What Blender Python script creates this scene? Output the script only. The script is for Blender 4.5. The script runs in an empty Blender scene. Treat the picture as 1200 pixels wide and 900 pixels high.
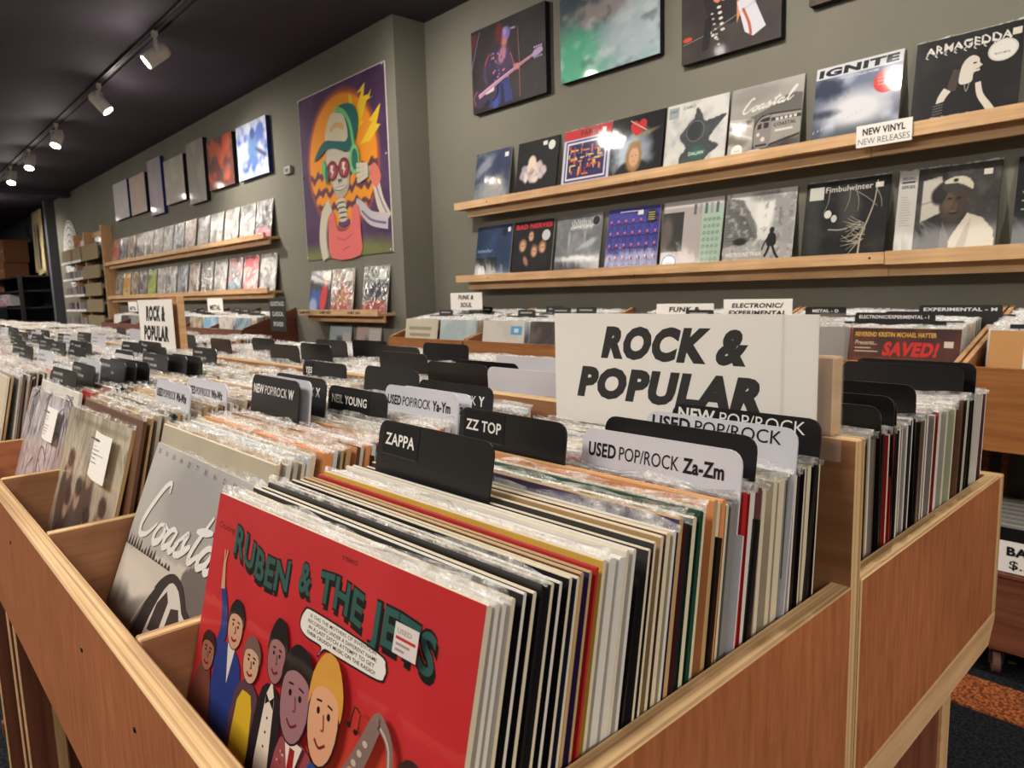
import bpy, bmesh, math, random
import numpy as np
from mathutils import Vector, Matrix
sc = bpy.context.scene
COL = sc.collection
H = 1.15                       # eye height above the floor; every z below is measured from the floor
random.seed(7)
rng = np.random.RandomState(11)

# ------------------------------------------------------------------ camera
def camera():
    yaw, pitch, roll = math.radians(47.317), math.radians(7.502), math.radians(-1.574)
    cy, sy, cp, sp = math.cos(yaw), math.sin(yaw), math.cos(pitch), math.sin(pitch)
    f = Vector((-sy*cp, cy*cp, -sp)); r = Vector((cy, sy, 0)); u = r.cross(f)
    r2 = math.cos(roll)*r + math.sin(roll)*u; u2 = -math.sin(roll)*r + math.cos(roll)*u
    cd = bpy.data.cameras.new('camera'); cam = bpy.data.objects.new('camera', cd); COL.objects.link(cam)
    m = Matrix((( r2.x, u2.x, -f.x, 0), (r2.y, u2.y, -f.y, 0), (r2.z, u2.z, -f.z, H), (0, 0, 0, 1)))
    cam.matrix_world = m
    cd.sensor_width = 36; cd.lens = 822.7/1200*36; cd.clip_start = .02; cd.clip_end = 80
    cd.dof.use_dof = True; cd.dof.focus_distance = .62; cd.dof.aperture_fstop = 18.0
    sc.camera = cam
camera()

# ------------------------------------------------------------------ world, exposure, added fill lamps without a fixture
w = bpy.data.worlds.new('world'); sc.world = w; w.use_nodes = True
w.node_tree.nodes['Background'].inputs[0].default_value = (.02, .02, .022, 1)
w.node_tree.nodes['Background'].inputs[1].default_value = .3
sc.view_settings.view_transform = 'Standard'; sc.view_settings.look = 'None'
sc.view_settings.gamma = 1; sc.view_settings.exposure = 0.0; sc.view_settings.use_curve_mapping = False
WARM = (1, .915, .82)
SPOT_W = 120
def area_lamp(name, loc, sx, sy, watt, col=WARM):      # added unseen fill lights, hung behind and to the right of the camera
    l = bpy.data.lights.new(name, 'AREA'); l.shape = 'RECTANGLE'; l.size = sx; l.size_y = sy; l.energy = watt; l.color = col
    o = bpy.data.objects.new(name, l); COL.objects.link(o); o.location = loc
for lx in (-16.5, -12.5, -9.0, -5.5, -1.5, 2.4):
    area_lamp('added_fill_lamp', (lx, -1.3, 2.80), 1.8, .7, 78 if lx > -4 else 125)
CEIL = H + 1.706
TRACK_Y = 1.56
area_lamp('added_fill_lamp', (3.3, .4, 2.80), .7, 1.6, 115)  # extra fill added on the right to brighten the bin end panels
# x of each track head, direction it points
HEADS = [(-4.92, (-.18, -.75, -.62)), (-6.32, (.35, .62, -.85)), (-7.92, (.35, -.35, -.85)), (-9.35, (.45, -.25, -.85)),
         (-10.6, (.5, -.2, -.8)), (-12.2, (.3, -.4, -.9)), (-14.0, (.1, .5, -.8)), (-3.4, (.1, .9, -.75)), (-2.5, (.2, -.85, -.75)), (-1.5, (.1, .9, -.75)), (-.4, (-.25, -.8, -.75)), (.6, (-.2, .9, -.75))]

# ------------------------------------------------------------------ colour helpers and materials
def lin(c):
    a = np.asarray(c, float)/255.; return np.where(a <= .04045, a/12.92, ((a+.055)/1.055)**2.4)
def L4(c): return tuple(float(v) for v in lin(c)) + (1,)
def newmat(name):
    m = bpy.data.materials.new(name); m.use_nodes = True; nt = m.node_tree
    return m, nt, nt.nodes['Principled BSDF']
def plain(name, c, rough=.6, spec=.4, metal=0, bump=0, bscale=60, coat=0, var=0):
    m, nt, b = newmat(name)
    b.inputs['Base Color'].default_value = L4(c); b.inputs['Roughness'].default_value = rough
    b.inputs['Specular IOR Level'].default_value = spec; b.inputs['Metallic'].default_value = metal; b.inputs['Coat Weight'].default_value = coat
    tc = nt.nodes.new('ShaderNodeTexCoord'); n = nt.nodes.new('ShaderNodeTexNoise'); n.inputs['Scale'].default_value = bscale
    nt.links.new(tc.outputs['Object'], n.inputs['Vector'])
    if var:
        r = nt.nodes.new('ShaderNodeMix'); r.data_type = 'RGBA'
        r.inputs[6].default_value = L4([v*(1-var) for v in c]); r.inputs[7].default_value = L4([min(255, v*(1+var)) for v in c])
        n2 = nt.nodes.new('ShaderNodeTexNoise'); n2.inputs['Scale'].default_value = 3; n2.inputs['Detail'].default_value = 6
        nt.links.new(tc.outputs['Object'], n2.inputs['Vector']); nt.links.new(n2.outputs['Fac'], r.inputs[0]); nt.links.new(r.outputs[2], b.inputs['Base Color'])
    if bump:
        bp = nt.nodes.new('ShaderNodeBump'); bp.inputs['Strength'].default_value = bump; bp.inputs['Distance'].default_value = .004
        nt.links.new(n.outputs['Fac'], bp.inputs['Height']); nt.links.new(bp.outputs['Normal'], b.inputs['Normal'])
    return m
def wood(name, c1, c2, axis, fine=26, rough=.5, layered=False, coat=0.0):
    # axis: direction the grain runs in the object's own space (0, 1, 2); layered: plywood edge, layers stacked across that axis
    m, nt, b = newmat(name); b.inputs['Roughness'].default_value = rough; b.inputs['Coat Weight'].default_value = coat
    tc = nt.nodes.new('ShaderNodeTexCoord'); mp = nt.nodes.new('ShaderNodeMapping'); nt.links.new(tc.outputs['Object'], mp.inputs['Vector'])
    s = [fine*3.2]*3
    s[axis] = fine*.45 if name.startswith('plywood_veneer') else fine*.12
    if layered:
        s = [2, 2, 2]; s[axis] = 330
    mp.inputs['Scale'].default_value = s
    n = nt.nodes.new('ShaderNodeTexNoise'); n.inputs['Scale'].default_value = 1; n.inputs['Detail'].default_value = 5 if not layered else 1.5; n.inputs['Roughness'].default_value = .62
    nt.links.new(mp.outputs[0], n.inputs['Vector'])
    n2 = nt.nodes.new('ShaderNodeTexNoise'); n2.inputs['Scale'].default_value = 5; n2.inputs['Detail'].default_value = 3
    nt.links.new(tc.outputs['Object'], n2.inputs['Vector'])
    cr = nt.nodes.new('ShaderNodeValToRGB'); cr.color_ramp.elements[0].position = .36; cr.color_ramp.elements[1].position = .64
    cr.color_ramp.elements[0].color = L4(c1); cr.color_ramp.elements[1].color = L4(c2); nt.links.new(n.outputs['Fac'], cr.inputs[0])
    mx = nt.nodes.new('ShaderNodeMix'); mx.data_type = 'RGBA'; mx.blend_type = 'MULTIPLY'; mx.inputs[0].default_value = .55
    cr2 = nt.nodes.new('ShaderNodeValToRGB'); cr2.color_ramp.elements[0].position = .3; cr2.color_ramp.elements[1].position = .7
    cr2.color_ramp.elements[0].color = (.62, .58, .55, 1); cr2.color_ramp.elements[1].color = (1, 1, 1, 1); nt.links.new(n2.outputs['Fac'], cr2.inputs[0])
    nt.links.new(cr.outputs[0], mx.inputs[6]); nt.links.new(cr2.outputs[0], mx.inputs[7]); nt.links.new(mx.outputs[2], b.inputs['Base Color'])
    bp = nt.nodes.new('ShaderNodeBump'); bp.inputs['Strength'].default_value = .25; bp.inputs['Distance'].default_value = .001
    nt.links.new(n.outputs['Fac'], bp.inputs['Height']); nt.links.new(bp.outputs['Normal'], b.inputs['Normal'])
    return m
M = {}
for a in range(3):
    M['veneer%d' % a] = wood('plywood_veneer_%d' % a, (166, 98, 58), (190, 118, 74), a, 34)
    M['inner%d' % a] = wood('plywood_inner_%d' % a, (140, 94, 60), (168, 118, 78), a, 16, .55)
    M['ply%d' % a] = wood('plywood_edge_%d' % a, (168, 128, 84), (226, 190, 138), a, 30, .6, layered=True)
    M['stain%d' % a] = wood('stained_bin_wood_%d' % a, (150, 92, 46), (184, 122, 66), a, 20, .45)
    M['dark%d' % a] = wood('dark_bin_wood_%d' % a, (100, 56, 38), (130, 76, 52), a, 20, .5)
    M['pine%d' % a] = wood('pale_pine_%d' % a, (205, 160, 112), (228, 188, 140), a, 18, .55)
M['wall'] = plain('olive_grey_paint', (121, 119, 108), .85, .2, bump=.12, bscale=180, var=.05)
M['wall_far'] = plain('blue_grey_paint', (84, 86, 92), .85, .2, var=.05)
M['ceil'] = plain('black_ceiling_paint', (62, 55, 66), .8, .25, bump=.3, bscale=40, var=.08)
M['floor'] = plain('charcoal_carpet', (44, 46, 52), .95, .1, bump=.9, bscale=420, var=.2)
M['rug'] = plain('orange_carpet', (150, 86, 52), .95, .1, bump=1, bscale=320, var=.2)
def speckle(m, c1, c2, sc_):
    nt = m.node_tree; b = nt.nodes['Principled BSDF']; n = nt.nodes.new('ShaderNodeTexNoise'); n.inputs['Scale'].default_value = sc_; n.inputs['Detail'].default_value = 2
    tc = nt.nodes.new('ShaderNodeTexCoord'); nt.links.new(tc.outputs['Object'], n.inputs['Vector']); cr = nt.nodes.new('ShaderNodeValToRGB'); cr.color_ramp.elements[0].position = .42; cr.color_ramp.elements[1].position = .6
    cr.color_ramp.elements[0].color = L4(c1); cr.color_ramp.elements[1].color = L4(c2); nt.links.new(n.outputs['Fac'], cr.inputs[0]); nt.links.new(cr.outputs[0], b.inputs['Base Color'])
speckle(M['rug'], (120, 62, 34), (206, 124, 74), 130)
speckle(M['floor'], (26, 28, 33), (48, 50, 56), 110)
M['black'] = plain('black_plastic', (20, 19, 20), .32, .5, bump=.05, bscale=12)
M['blackmetal'] = plain('black_metal', (16, 16, 18), .45)
M['blackboard'] = plain('black_board', (20, 19, 20), .6)
M['white_pl'] = plain('frosted_white_plastic', (206, 206, 214), .3, .5)
M['paper'] = plain('white_paper', (240, 236, 230), .7)
M['lampwhite'] = plain('lamp_white_enamel', (206, 200, 192), .45)
M['cardboard'] = plain('brown_cardboard', (140, 94, 66), .9, .1)
M['tan'] = plain('tan_card', (150, 136, 108), .8, .1)
M['canvas_edge'] = plain('black_canvas_edge', (16, 15, 18), .8)
M['canvas_blue'] = plain('blue_canvas_edge', (26, 42, 110), .8)
M['steel'] = plain('caster_steel', (110, 108, 104), .35, metal=.9)
M['rubber'] = plain('caster_rubber', (110, 78, 66), .6)
M['screw'] = plain('screw_head', (24, 20, 18), .5, metal=.5)
M['grey_pl'] = plain('grey_plastic', (150, 146, 132), .5)
M['cloth'] = plain('cream_cloth', (190, 172, 132), .9, .1)
def emis(name, c, s):
    m, nt, b = newmat(name); b.inputs['Emission Color'].default_value = tuple(c)+(1,); b.inputs['Emission Strength'].default_value = s; return m
M['lens'] = emis('lamp_glow', (1, .86, .66), 22)
def print_mat(name, rough, coat, bump, bscale, spec=.5):
    m, nt, b = newmat(name); at = nt.nodes.new('ShaderNodeAttribute'); at.attribute_name = 'Col'
    nt.links.new(at.outputs['Color'], b.inputs['Base Color']); b.inputs['Roughness'].default_value = rough; b.inputs['Specular IOR Level'].default_value = spec
    b.inputs['Coat Weight'].default_value = coat; b.inputs['Coat Roughness'].default_value = .07
    if bump:
        tc = nt.nodes.new('ShaderNodeTexCoord'); n = nt.nodes.new('ShaderNodeTexNoise'); n.inputs['Scale'].default_value = bscale; n.inputs['Detail'].default_value = 3; n.inputs['Distortion'].default_value = .6
        mp = nt.nodes.new('ShaderNodeMapping'); mp.inputs['Scale'].default_value = (1, 1, .45); nt.links.new(tc.outputs['Object'], mp.inputs[0]); nt.links.new(mp.outputs[0], n.inputs['Vector'])
        bp = nt.nodes.new('ShaderNodeBump'); bp.inputs['Strength'].default_value = bump; bp.inputs['Distance'].default_value = .01
        nt.links.new(n.outputs['Fac'], bp.inputs['Height']); nt.links.new(bp.outputs['Normal'], b.inputs['Coat Normal'])
    return m
M['print'] = print_mat('printed_sleeve_under_film', .6, .32, .15, 9, .22)
M['print_wrinkled'] = print_mat('printed_sleeve_under_wrinkled_film', .55, 1.0, 1.0, 20, .3)
M['print_matte'] = print_mat('printed_matte', .75, 0, 0, 0, .25)
M['print_canvas'] = print_mat('printed_canvas', .6, .12, 0, 0, .3)
M['vcol'] = print_mat('sleeve_stock_card', .55, .15, .3, 12)
def jacket_mat():
    m, nt, b = newmat('sleeve_card'); oi = nt.nodes.new('ShaderNodeObjectInfo')
    tc = nt.nodes.new('ShaderNodeTexCoord'); n = nt.nodes.new('ShaderNodeTexNoise'); n.inputs['Scale'].default_value = 14; n.inputs['Detail'].default_value = 3
    nt.links.new(tc.outputs['Object'], n.inputs['Vector'])
    cr = nt.nodes.new('ShaderNodeValToRGB'); cr.color_ramp.elements[0].color = (.72, .72, .72, 1); cr.color_ramp.elements[1].color = (1.1, 1.1, 1.1, 1); nt.links.new(n.outputs['Fac'], cr.inputs[0])
    mx = nt.nodes.new('ShaderNodeMix'); mx.data_type = 'RGBA'; mx.blend_type = 'MULTIPLY'; mx.inputs[0].default_value = 1
    nt.links.new(oi.outputs['Color'], mx.inputs[6]); nt.links.new(cr.outputs[0], mx.inputs[7]); nt.links.new(mx.outputs[2], b.inputs['Base Color'])
    b.inputs['Roughness'].default_value = .4; b.inputs['Coat Weight'].default_value = .4; b.inputs['Coat Roughness'].default_value = .12
    return m
M['jacket'] = jacket_mat()
def film():
    m, nt, b = newmat('clear_sleeve_film')
    b.inputs['Base Color'].default_value = (.92, .92, .9, 1); b.inputs['Roughness'].default_value = .12; b.inputs['Specular IOR Level'].default_value = .9
    tc = nt.nodes.new('ShaderNodeTexCoord'); n = nt.nodes.new('ShaderNodeTexNoise'); n.inputs['Scale'].default_value = 70; n.inputs['Detail'].default_value = 3
    oi = nt.nodes.new('ShaderNodeNewGeometry'); nt.links.new(oi.outputs['Position'], n.inputs['Vector'])
    bp = nt.nodes.new('ShaderNodeBump'); bp.inputs['Strength'].default_value = 1; bp.inputs['Distance'].default_value = .012
    nt.links.new(n.outputs['Fac'], bp.inputs['Height']); nt.links.new(bp.outputs['Normal'], b.inputs['Normal'])
    cr = nt.nodes.new('ShaderNodeMapRange'); cr.inputs[1].default_value = .35; cr.inputs[2].default_value = .65; cr.inputs[3].default_value = .14; cr.inputs[4].default_value = .6
    nt.links.new(n.outputs['Fac'], cr.inputs[0]); nt.links.new(cr.outputs[0], b.inputs['Alpha'])
    return m
M['film'] = film()
M['frost'] = plain('frosted_sign_edge', (206, 196, 178), .3); M['frost'].node_tree.nodes['Principled BSDF'].inputs['Alpha'].default_value = .13
PAL = {'white': (212, 208, 200), 'cream': (212, 200, 174), 'black': (20, 18, 20), 'grey': (128, 126, 124), 'tan': (184, 150, 104), 'brown': (96, 64, 44),
       'orange': (214, 142, 88), 'red': (172, 36, 36), 'dark green': (18, 62, 44), 'navy': (36, 40, 66), 'purple': (58, 40, 92), 'burgundy': (98, 48, 56),
       'yellow': (206, 172, 70), 'pale blue': (160, 176, 196), 'pink': (208, 148, 140), 'charcoal': (44, 42, 44), 'pale green': (166, 178, 150), 'beige': (188, 176, 156)}
for k in ('white', 'cream', 'black', 'grey', 'tan', 'orange', 'red', 'burgundy', 'brown', 'dark green', 'navy', 'beige', 'pink'):
    M['edge_'+k] = plain('sleeve_edge_'+k.replace(' ', '_'), PAL[k], .6, .3, bump=.1, bscale=300)

# ------------------------------------------------------------------ mesh builder
class MB:
    def __init__(s): s.v = []; s.f = []; s.m = []; s.c = []
    def add(s, vs, fs, mi=0, col=None):
        o = len(s.v); s.v += [tuple(p) for p in vs]; s.f += [tuple(i+o for i in f) for f in fs]; s.m += [mi]*len(fs); s.c += [col]*len(vs)
    def box(s, x0, x1, y0, y1, z0, z1, mi=0, col=None):
        s.add([(x0,y0,z0),(x1,y0,z0),(x1,y1,z0),(x0,y1,z0),(x0,y0,z1),(x1,y0,z1),(x1,y1,z1),(x0,y1,z1)],
              [(0,3,2,1),(4,5,6,7),(0,1,5,4),(1,2,6,5),(2,3,7,6),(3,0,4,7)], mi, col)
    def prism(s, pts, axis, a, b, mi=0, col=None):     # pts: polygon in the two other axes (in order), extruded along axis
        n = len(pts)
        def P(p, t):
            if axis == 0: return (t, p[0], p[1])
            if axis == 1: return (p[0], t, p[1])
            return (p[0], p[1], t)
        vs = [P(p, a) for p in pts]+[P(p, b) for p in pts]
        fs = [tuple(range(n)), tuple(range(2*n-1, n-1, -1))]+[(i, n+i, n+(i+1) % n, (i+1) % n) for i in range(n)]
        s.add(vs, fs, mi, col)
    def lathe(s, prof, n=20, mi=0, mat=None, cap=True):  # prof: (r, z) list; mat: 4x4 placing it
        vs = []; fs = []
        for r, z in prof:
            for k in range(n):
                a = 2*math.pi*k/n; p = Vector((r*math.cos(a), r*math.sin(a), z)); vs.append(mat @ p if mat else p)
        for i in range(len(prof)-1):
            for k in range(n):
                fs.append((i*n+k, i*n+(k+1) % n, (i+1)*n+(k+1) % n, (i+1)*n+k))
        if cap: fs.append(tuple(range(n))[::-1]); fs.append(tuple((len(prof)-1)*n+k for k in range(n)))
        s.add(vs, fs, mi)
    def mesh(s, name, mats, smooth=False, bevel=0):
        me = bpy.data.meshes.new(name); me.from_pydata(s.v, [], s.f)
        for m in mats: me.materials.append(m)
        me.polygons.foreach_set('material_index', s.m)
        if any(c is not None for c in s.c):
            at = me.color_attributes.new('Col', 'FLOAT_COLOR', 'POINT')
            arr = np.ones((len(s.v), 4), np.float32); arr[:, :3] = [c if c is not None else (1, 1, 1) for c in s.c]; at.data.foreach_set('color', arr.ravel())
        if bevel or True:
            bm = bmesh.new(); bm.from_mesh(me)
            if not any(c is not None for c in s.c): bmesh.ops.recalc_face_normals(bm, faces=bm.faces[:])
            if bevel: bmesh.ops.bevel(bm, geom=bm.edges[:], offset=bevel, segments=1, affect='EDGES', clamp_overlap=True)
            bm.to_mesh(me); bm.free()
        if smooth: me.shade_smooth()
        return me
    def build(s, name, mats, parent=None, loc=(0, 0, 0), rot=(0, 0, 0), **k):
        return link(name, s.mesh(name, mats, **k), parent, loc, rot)
def link(name, data, parent=None, loc=(0, 0, 0), rot=(0, 0, 0)):
    o = bpy.data.objects.new(name, data); COL.objects.link(o); o.parent = parent; o.location = loc; o.rotation_euler = rot; return o
def tag(o, label, cat, group=None, kind=None):
    if label: o['label'] = label
    if cat: o['category'] = cat
    if group: o['group'] = group
    if kind: o['kind'] = kind
    return o
def empty(name, loc=(0, 0, 0), rot=(0, 0, 0)):
    o = link(name, None, None, loc, rot); o.empty_display_size = .05; return o
def board(name, x0, x1, y0, y1, z0, z1, mat='veneer', edge='ply', grain=None, thick=None, parent=None, loc=None, bevel=.0012):
    # a sheet of plywood: its two large faces get veneer, its edges show the layers; origin at its centre
    c = ((x0+x1)/2, (y0+y1)/2, (z0+z1)/2); d = (x1-x0, y1-y0, z1-z0)
    if thick is None: thick = d.index(min(d))
    if grain is None: grain = d.index(max(d))
    mb = MB(); mb.box(-d[0]/2, d[0]/2, -d[1]/2, d[1]/2, -d[2]/2, d[2]/2)
    me = mb.mesh(name, [M['%s%d' % (mat, grain)], M['%s%d' % (edge, thick)]], bevel=bevel)
    for p in me.polygons: p.material_index = 0 if abs(p.normal[thick]) > .8 else 1
    return link(name, me, parent, c)

# ------------------------------------------------------------------ flat print: pictures and lettering as thin coloured meshes
_tx = {}
def text_polys(s, bold=0., font_shear=0.):
    key = (s, bold, font_shear)
    if key not in _tx:
        cu = bpy.data.curves.new('t', 'FONT'); cu.body = s; cu.size = 1; cu.resolution_u = 3; cu.offset = bold; cu.shear = font_shear; cu.space_character = 1+bold*2.0
        o = bpy.data.objects.new('t', cu); COL.objects.link(o)
        dg = bpy.context.evaluated_depsgraph_get(); dg.update(); me = bpy.data.meshes.new_from_object(o.evaluated_get(dg))
        v = np.array([p.co[:2] for p in me.vertices], float).reshape(-1, 2); f = [tuple(p.vertices) for p in me.polygons]
        bpy.data.objects.remove(o); bpy.data.curves.remove(cu); bpy.data.meshes.remove(me); _tx[key] = (v, f)
    return _tx[key]
def smooth(pts, k=6, closed=False):
    P = [np.array(p, float) for p in pts]; n = len(P); out = []
    for i in range(n if closed else n-1):
        p1, p2 = P[i], P[(i+1) % n]; p0 = P[i-1] if (closed or i > 0) else p1; p3 = P[(i+2) % n] if (closed or i+2 < n) else p2
        for j in range(k):
            t = j/k; out.append(.5*((2*p1)+(-p0+p2)*t+(2*p0-5*p1+4*p2-p3)*t*t+(-p0+3*p1-3*p2+p3)*t**3))
    if not closed: out.append(P[-1])
    return [tuple(p) for p in out]
class Art:
    # coordinates 0..1 across (u) and up (v) of a w x h metre sheet
    def __init__(s, w=.315, h=.315, step=.00004): s.w, s.h, s.step = w, h, step; s.mb = MB(); s.k = 1
    def _put(s, uv, fs, col):
        z = -s.k*s.step; s.k += 1
        cols = col if isinstance(col, list) else None
        o = len(s.mb.v)
        s.mb.v += [((u-.5)*s.w, z, v*s.h) for u, v in uv]; s.mb.f += [tuple(i+o for i in f) for f in fs]; s.mb.m += [0]*len(fs)
        if cols: s.mb.c += cols
        else:
            c = tuple(lin(col)); s.mb.c += [c]*len(uv)
    def poly(s, pts, col, sm=0):
        if sm: pts = smooth(pts, sm, True)
        s._put(pts, [tuple(range(len(pts)))], col); return s
    def rect(s, a, b, c, d, col): return s.poly([(a, b), (c, b), (c, d), (a, d)], col)
    def ell(s, cx, cy, rx, ry, col, ang=0, n=22):
        ca, sa = math.cos(math.radians(ang)), math.sin(math.radians(ang))
        return s.poly([(cx+rx*math.cos(t)*ca-ry*math.sin(t)*sa, cy+rx*math.cos(t)*sa+ry*math.sin(t)*ca) for t in [2*math.pi*i/n for i in range(n)]], col)
    def ring(s, cx, cy, r, wd, col, n=28):
        vs = []; fs = []
        for i in range(n):
            a = 2*math.pi*i/n
            for q in (r, r-wd): vs.append((cx+q*math.cos(a), cy+q*math.sin(a)))
        for i in range(n): j = (i+1) % n; fs.append((2*i, 2*j, 2*j+1, 2*i+1))
        s._put(vs, fs, col); return s
    def stroke(s, pts, wd, col, sm=5, taper=False):
        P = smooth(pts, sm) if sm else pts; n = len(P); vs = []
        asp = s.w/s.h
        for i, p in enumerate(P):
            a = P[max(i-1, 0)]; b = P[min(i+1, n-1)]; dx, dy = (b[0]-a[0])*asp, b[1]-a[1]; l = math.hypot(dx, dy) or 1
            q = wd[0]+(wd[1]-wd[0])*i/(n-1) if isinstance(wd, tuple) else wd
            if taper: q *= .35+.65*math.sin(math.pi*min(.98, max(.02, i/(n-1))))
            vs += [(p[0]-dy/l*q/2/asp, p[1]+dx/l*q/2), (p[0]+dy/l*q/2/asp, p[1]-dx/l*q/2)]
        s._put(vs, [(2*i, 2*i+1, 2*i+3, 2*i+2) for i in range(n-1)], col); return s
    def text(s, t, x, y, size, col, wid=None, bold=.012, shear=0, align='l', warp=None, ang=0):
        v, f = text_polys(t, bold); v = v.copy()
        if len(v) == 0: return s
        mn, mxx = v[:, 0].min(), v[:, 0].max(); v[:, 0] -= mn; wt = mxx-mn
        sy = size/.72; sx = sy*s.h/s.w                  # size = cap height as a share of h
        if wid: sx = wid/wt
        v[:, 0] += shear*v[:, 1]*(sy*s.h/s.w)/sx*1.0
        X = v[:, 0]*sx; Y = v[:, 1]*sy
        if align == 'c': X -= wt*sx/2
        if align == 'r': X -= wt*sx
        if ang:
            a = math.radians(ang); asp = s.w/s.h; X, Y = X*math.cos(a)-Y*math.sin(a)/asp, X*asp*math.sin(a)+Y*math.cos(a)
        X = X+x; Y = Y+y
        if warp: X, Y = warp(X, Y)
        s._put(list(zip(X.tolist(), Y.tolist())), f, col); return s
    def grid(s, G, a=0, b=0, c=1, d=1):
        n, m = G.n, G.m
        uv = [(a+(c-a)*i/(m-1), b+(d-b)*j/(n-1)) for j in range(n) for i in range(m)]
        fs = [(j*m+i, j*m+i+1, (j+1)*m+i+1, (j+1)*m+i) for j in range(n-1) for i in range(m-1)]
        s._put(uv, fs, [tuple(x) for x in lin(np.clip(G.c, 0, 255)).reshape(-1, 3).tolist()]); return s
    def mesh(s, name, mat='print'):
        me = bpy.data.meshes.new(name); me.from_pydata(s.mb.v, [], s.mb.f); me.materials.append(M[mat])
        at = me.color_attributes.new('Col', 'FLOAT_COLOR', 'POINT'); arr = np.ones((len(s.mb.v), 4), np.float32); arr[:, :3] = s.mb.c; at.data.foreach_set('color', arr.ravel())
        # all faces look toward -y
        no = np.zeros(len(me.polygons)*3, np.float32); me.polygons.foreach_get('normal', no)
        bad = np.where(no.reshape(-1, 3)[:, 1] > 0)[0]
        if len(bad):
            bm = bmesh.new(); bm.from_mesh(me); bm.faces.ensure_lookup_table(); bmesh.ops.reverse_faces(bm, faces=[bm.faces[i] for i in bad]); bm.to_mesh(me); bm.free()
        return me
    def build(s, name, parent, loc=(0, 0, 0), rot=(0, 0, 0), mat='print'): return link(name, s.mesh(name, mat), parent, loc, rot)
class Grid:
    # a soft painted picture, one colour per vertex
    def __init__(s, n, base, m=None, seed=0):
        s.n = n; s.m = m or n; s.U, s.V = np.meshgrid(np.linspace(0, 1, s.m), np.linspace(0, 1, s.n)); s.c = np.zeros((s.n, s.m, 3))+np.array(base, float); s.r = np.random.RandomState(seed)
    def noise(s, sc_, octv=3):
        out = 0; amp = 1; tot = 0
        for o in range(octv):
            k = int(sc_*2**o)+2; g = s.r.rand(k+1, k+1); x = s.U*(k-1); y = s.V*(k-1); i = x.astype(int); j = y.astype(int); fx = x-i; fy = y-j
            fx = fx*fx*(3-2*fx); fy = fy*fy*(3-2*fy)
            out = out+amp*((g[j, i]*(1-fx)+g[j, i+1]*fx)*(1-fy)+(g[j+1, i]*(1-fx)+g[j+1, i+1]*fx)*fy); tot += amp; amp *= .55
        return out/tot
    def mix(s, col, a): s.c += (np.array(col, float)-s.c)*np.clip(a, 0, 1)[..., None]; return s
    def tex(s, col, sc_=4, lo=.4, hi=.7, amt=1): return s.mix(col, np.clip((s.noise(sc_)-lo)/(hi-lo), 0, 1)*amt)
    def vgrad(s, bot, top): s.c = np.array(bot, float)+(np.array(top, float)-np.array(bot, float))*s.V[..., None]; return s
    def ell(s, cx, cy, rx, ry, col, soft=.2, amt=1, ang=0, rag=0):
        a = math.radians(ang); x = (s.U-cx)*math.cos(a)+(s.V-cy)*math.sin(a); y = -(s.U-cx)*math.sin(a)+(s.V-cy)*math.cos(a)
        d = np.sqrt((x/rx)**2+(y/ry)**2)
        if rag: d = d+(s.noise(9)-.5)*rag
        return s.mix(col, np.clip((1-d)/soft+.5, 0, 1)*amt)
    def poly(s, pts, col, amt=1, sm=0):
        if sm: pts = smooth(pts, sm, True)
        ins = np.zeros(s.U.shape, bool); n = len(pts)
        for i in range(n):
            (x1, y1), (x2, y2) = pts[i], pts[(i+1) % n]
            if y1 == y2: continue
            c = ((y1 > s.V) != (y2 > s.V)) & (s.U < (x2-x1)*(s.V-y1)/(y2-y1)+x1); ins ^= c
        return s.mix(col, ins*float(amt))
    def line(s, p, q, wd, col, amt=1):
        p = np.array(p, float); q = np.array(q, float); d = q-p; t = np.clip(((s.U-p[0])*d[0]+(s.V-p[1])*d[1])/(d@d), 0, 1)
        r = np.hypot(s.U-p[0]-t*d[0], s.V-p[1]-t*d[1]); return s.mix(col, np.clip(1.5-r/wd*1.0, 0, 1)*amt)
# ------------------------------------------------------------------ the setting
def struct(name, mb, mats, **k):
    o = mb.build(name, mats, **k); o['kind'] = 'structure'; return o
WY, LY, JX, XL, XR, YB = 2.84, 2.60, -3.81, -21.0, 4.6, -3.4
def slab(name, x0, x1, y0, y1, z0, z1, m):
    mb = MB(); mb.box(x0, x1, y0, y1, z0, z1); return struct(name, mb, [m])
slab('floor', XL, XR, YB, WY+.1, -.06, 0, M['floor'])
slab('floor_carpet_band', XL, XR, 2.085, 2.262, 0, .006, M['rug'])
slab('ceiling', XL, XR, YB, WY+.1, CEIL, CEIL+.08, M['ceil'])
slab('wall_back', JX, XR, WY, WY+.1, 0, CEIL, M['wall'])
slab('wall_return', JX-.1, JX, LY, WY+.1, 0, CEIL, M['wall'])
slab('wall_left', -14.0, JX-.1, LY, LY+.1, 0, CEIL, M['wall'])
slab('wall_far', XL, -14.0, LY+.05, LY+.15, 0, CEIL, M['wall_far'])
slab('wall_end', XL-.1, XL, YB, WY+.1, 0, CEIL, M['wall_far'])
slab('wall_right', XR, XR+.1, YB, WY+.1, 0, CEIL, M['wall'])
slab('wall_front', XL, XR, YB-.1, YB, 0, CEIL, M['wall'])
slab('trim_1', -14.12, -13.96, LY-.14, LY+.05, 0, CEIL, M['wall_far'])
slab('baseboard_back', JX, XR, WY-.012, WY, 0, .1, M['blackboard'])
# seam along the ceiling of the bulkhead the track hangs from
slab('ceiling_beam', XL, XR, TRACK_Y+.05, TRACK_Y+.09, CEIL-.012, CEIL, M['ceil'])
slab('ceiling_beam.001', -12.9, -12.7, YB, LY, CEIL-.08, CEIL, M['ceil'])

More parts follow.
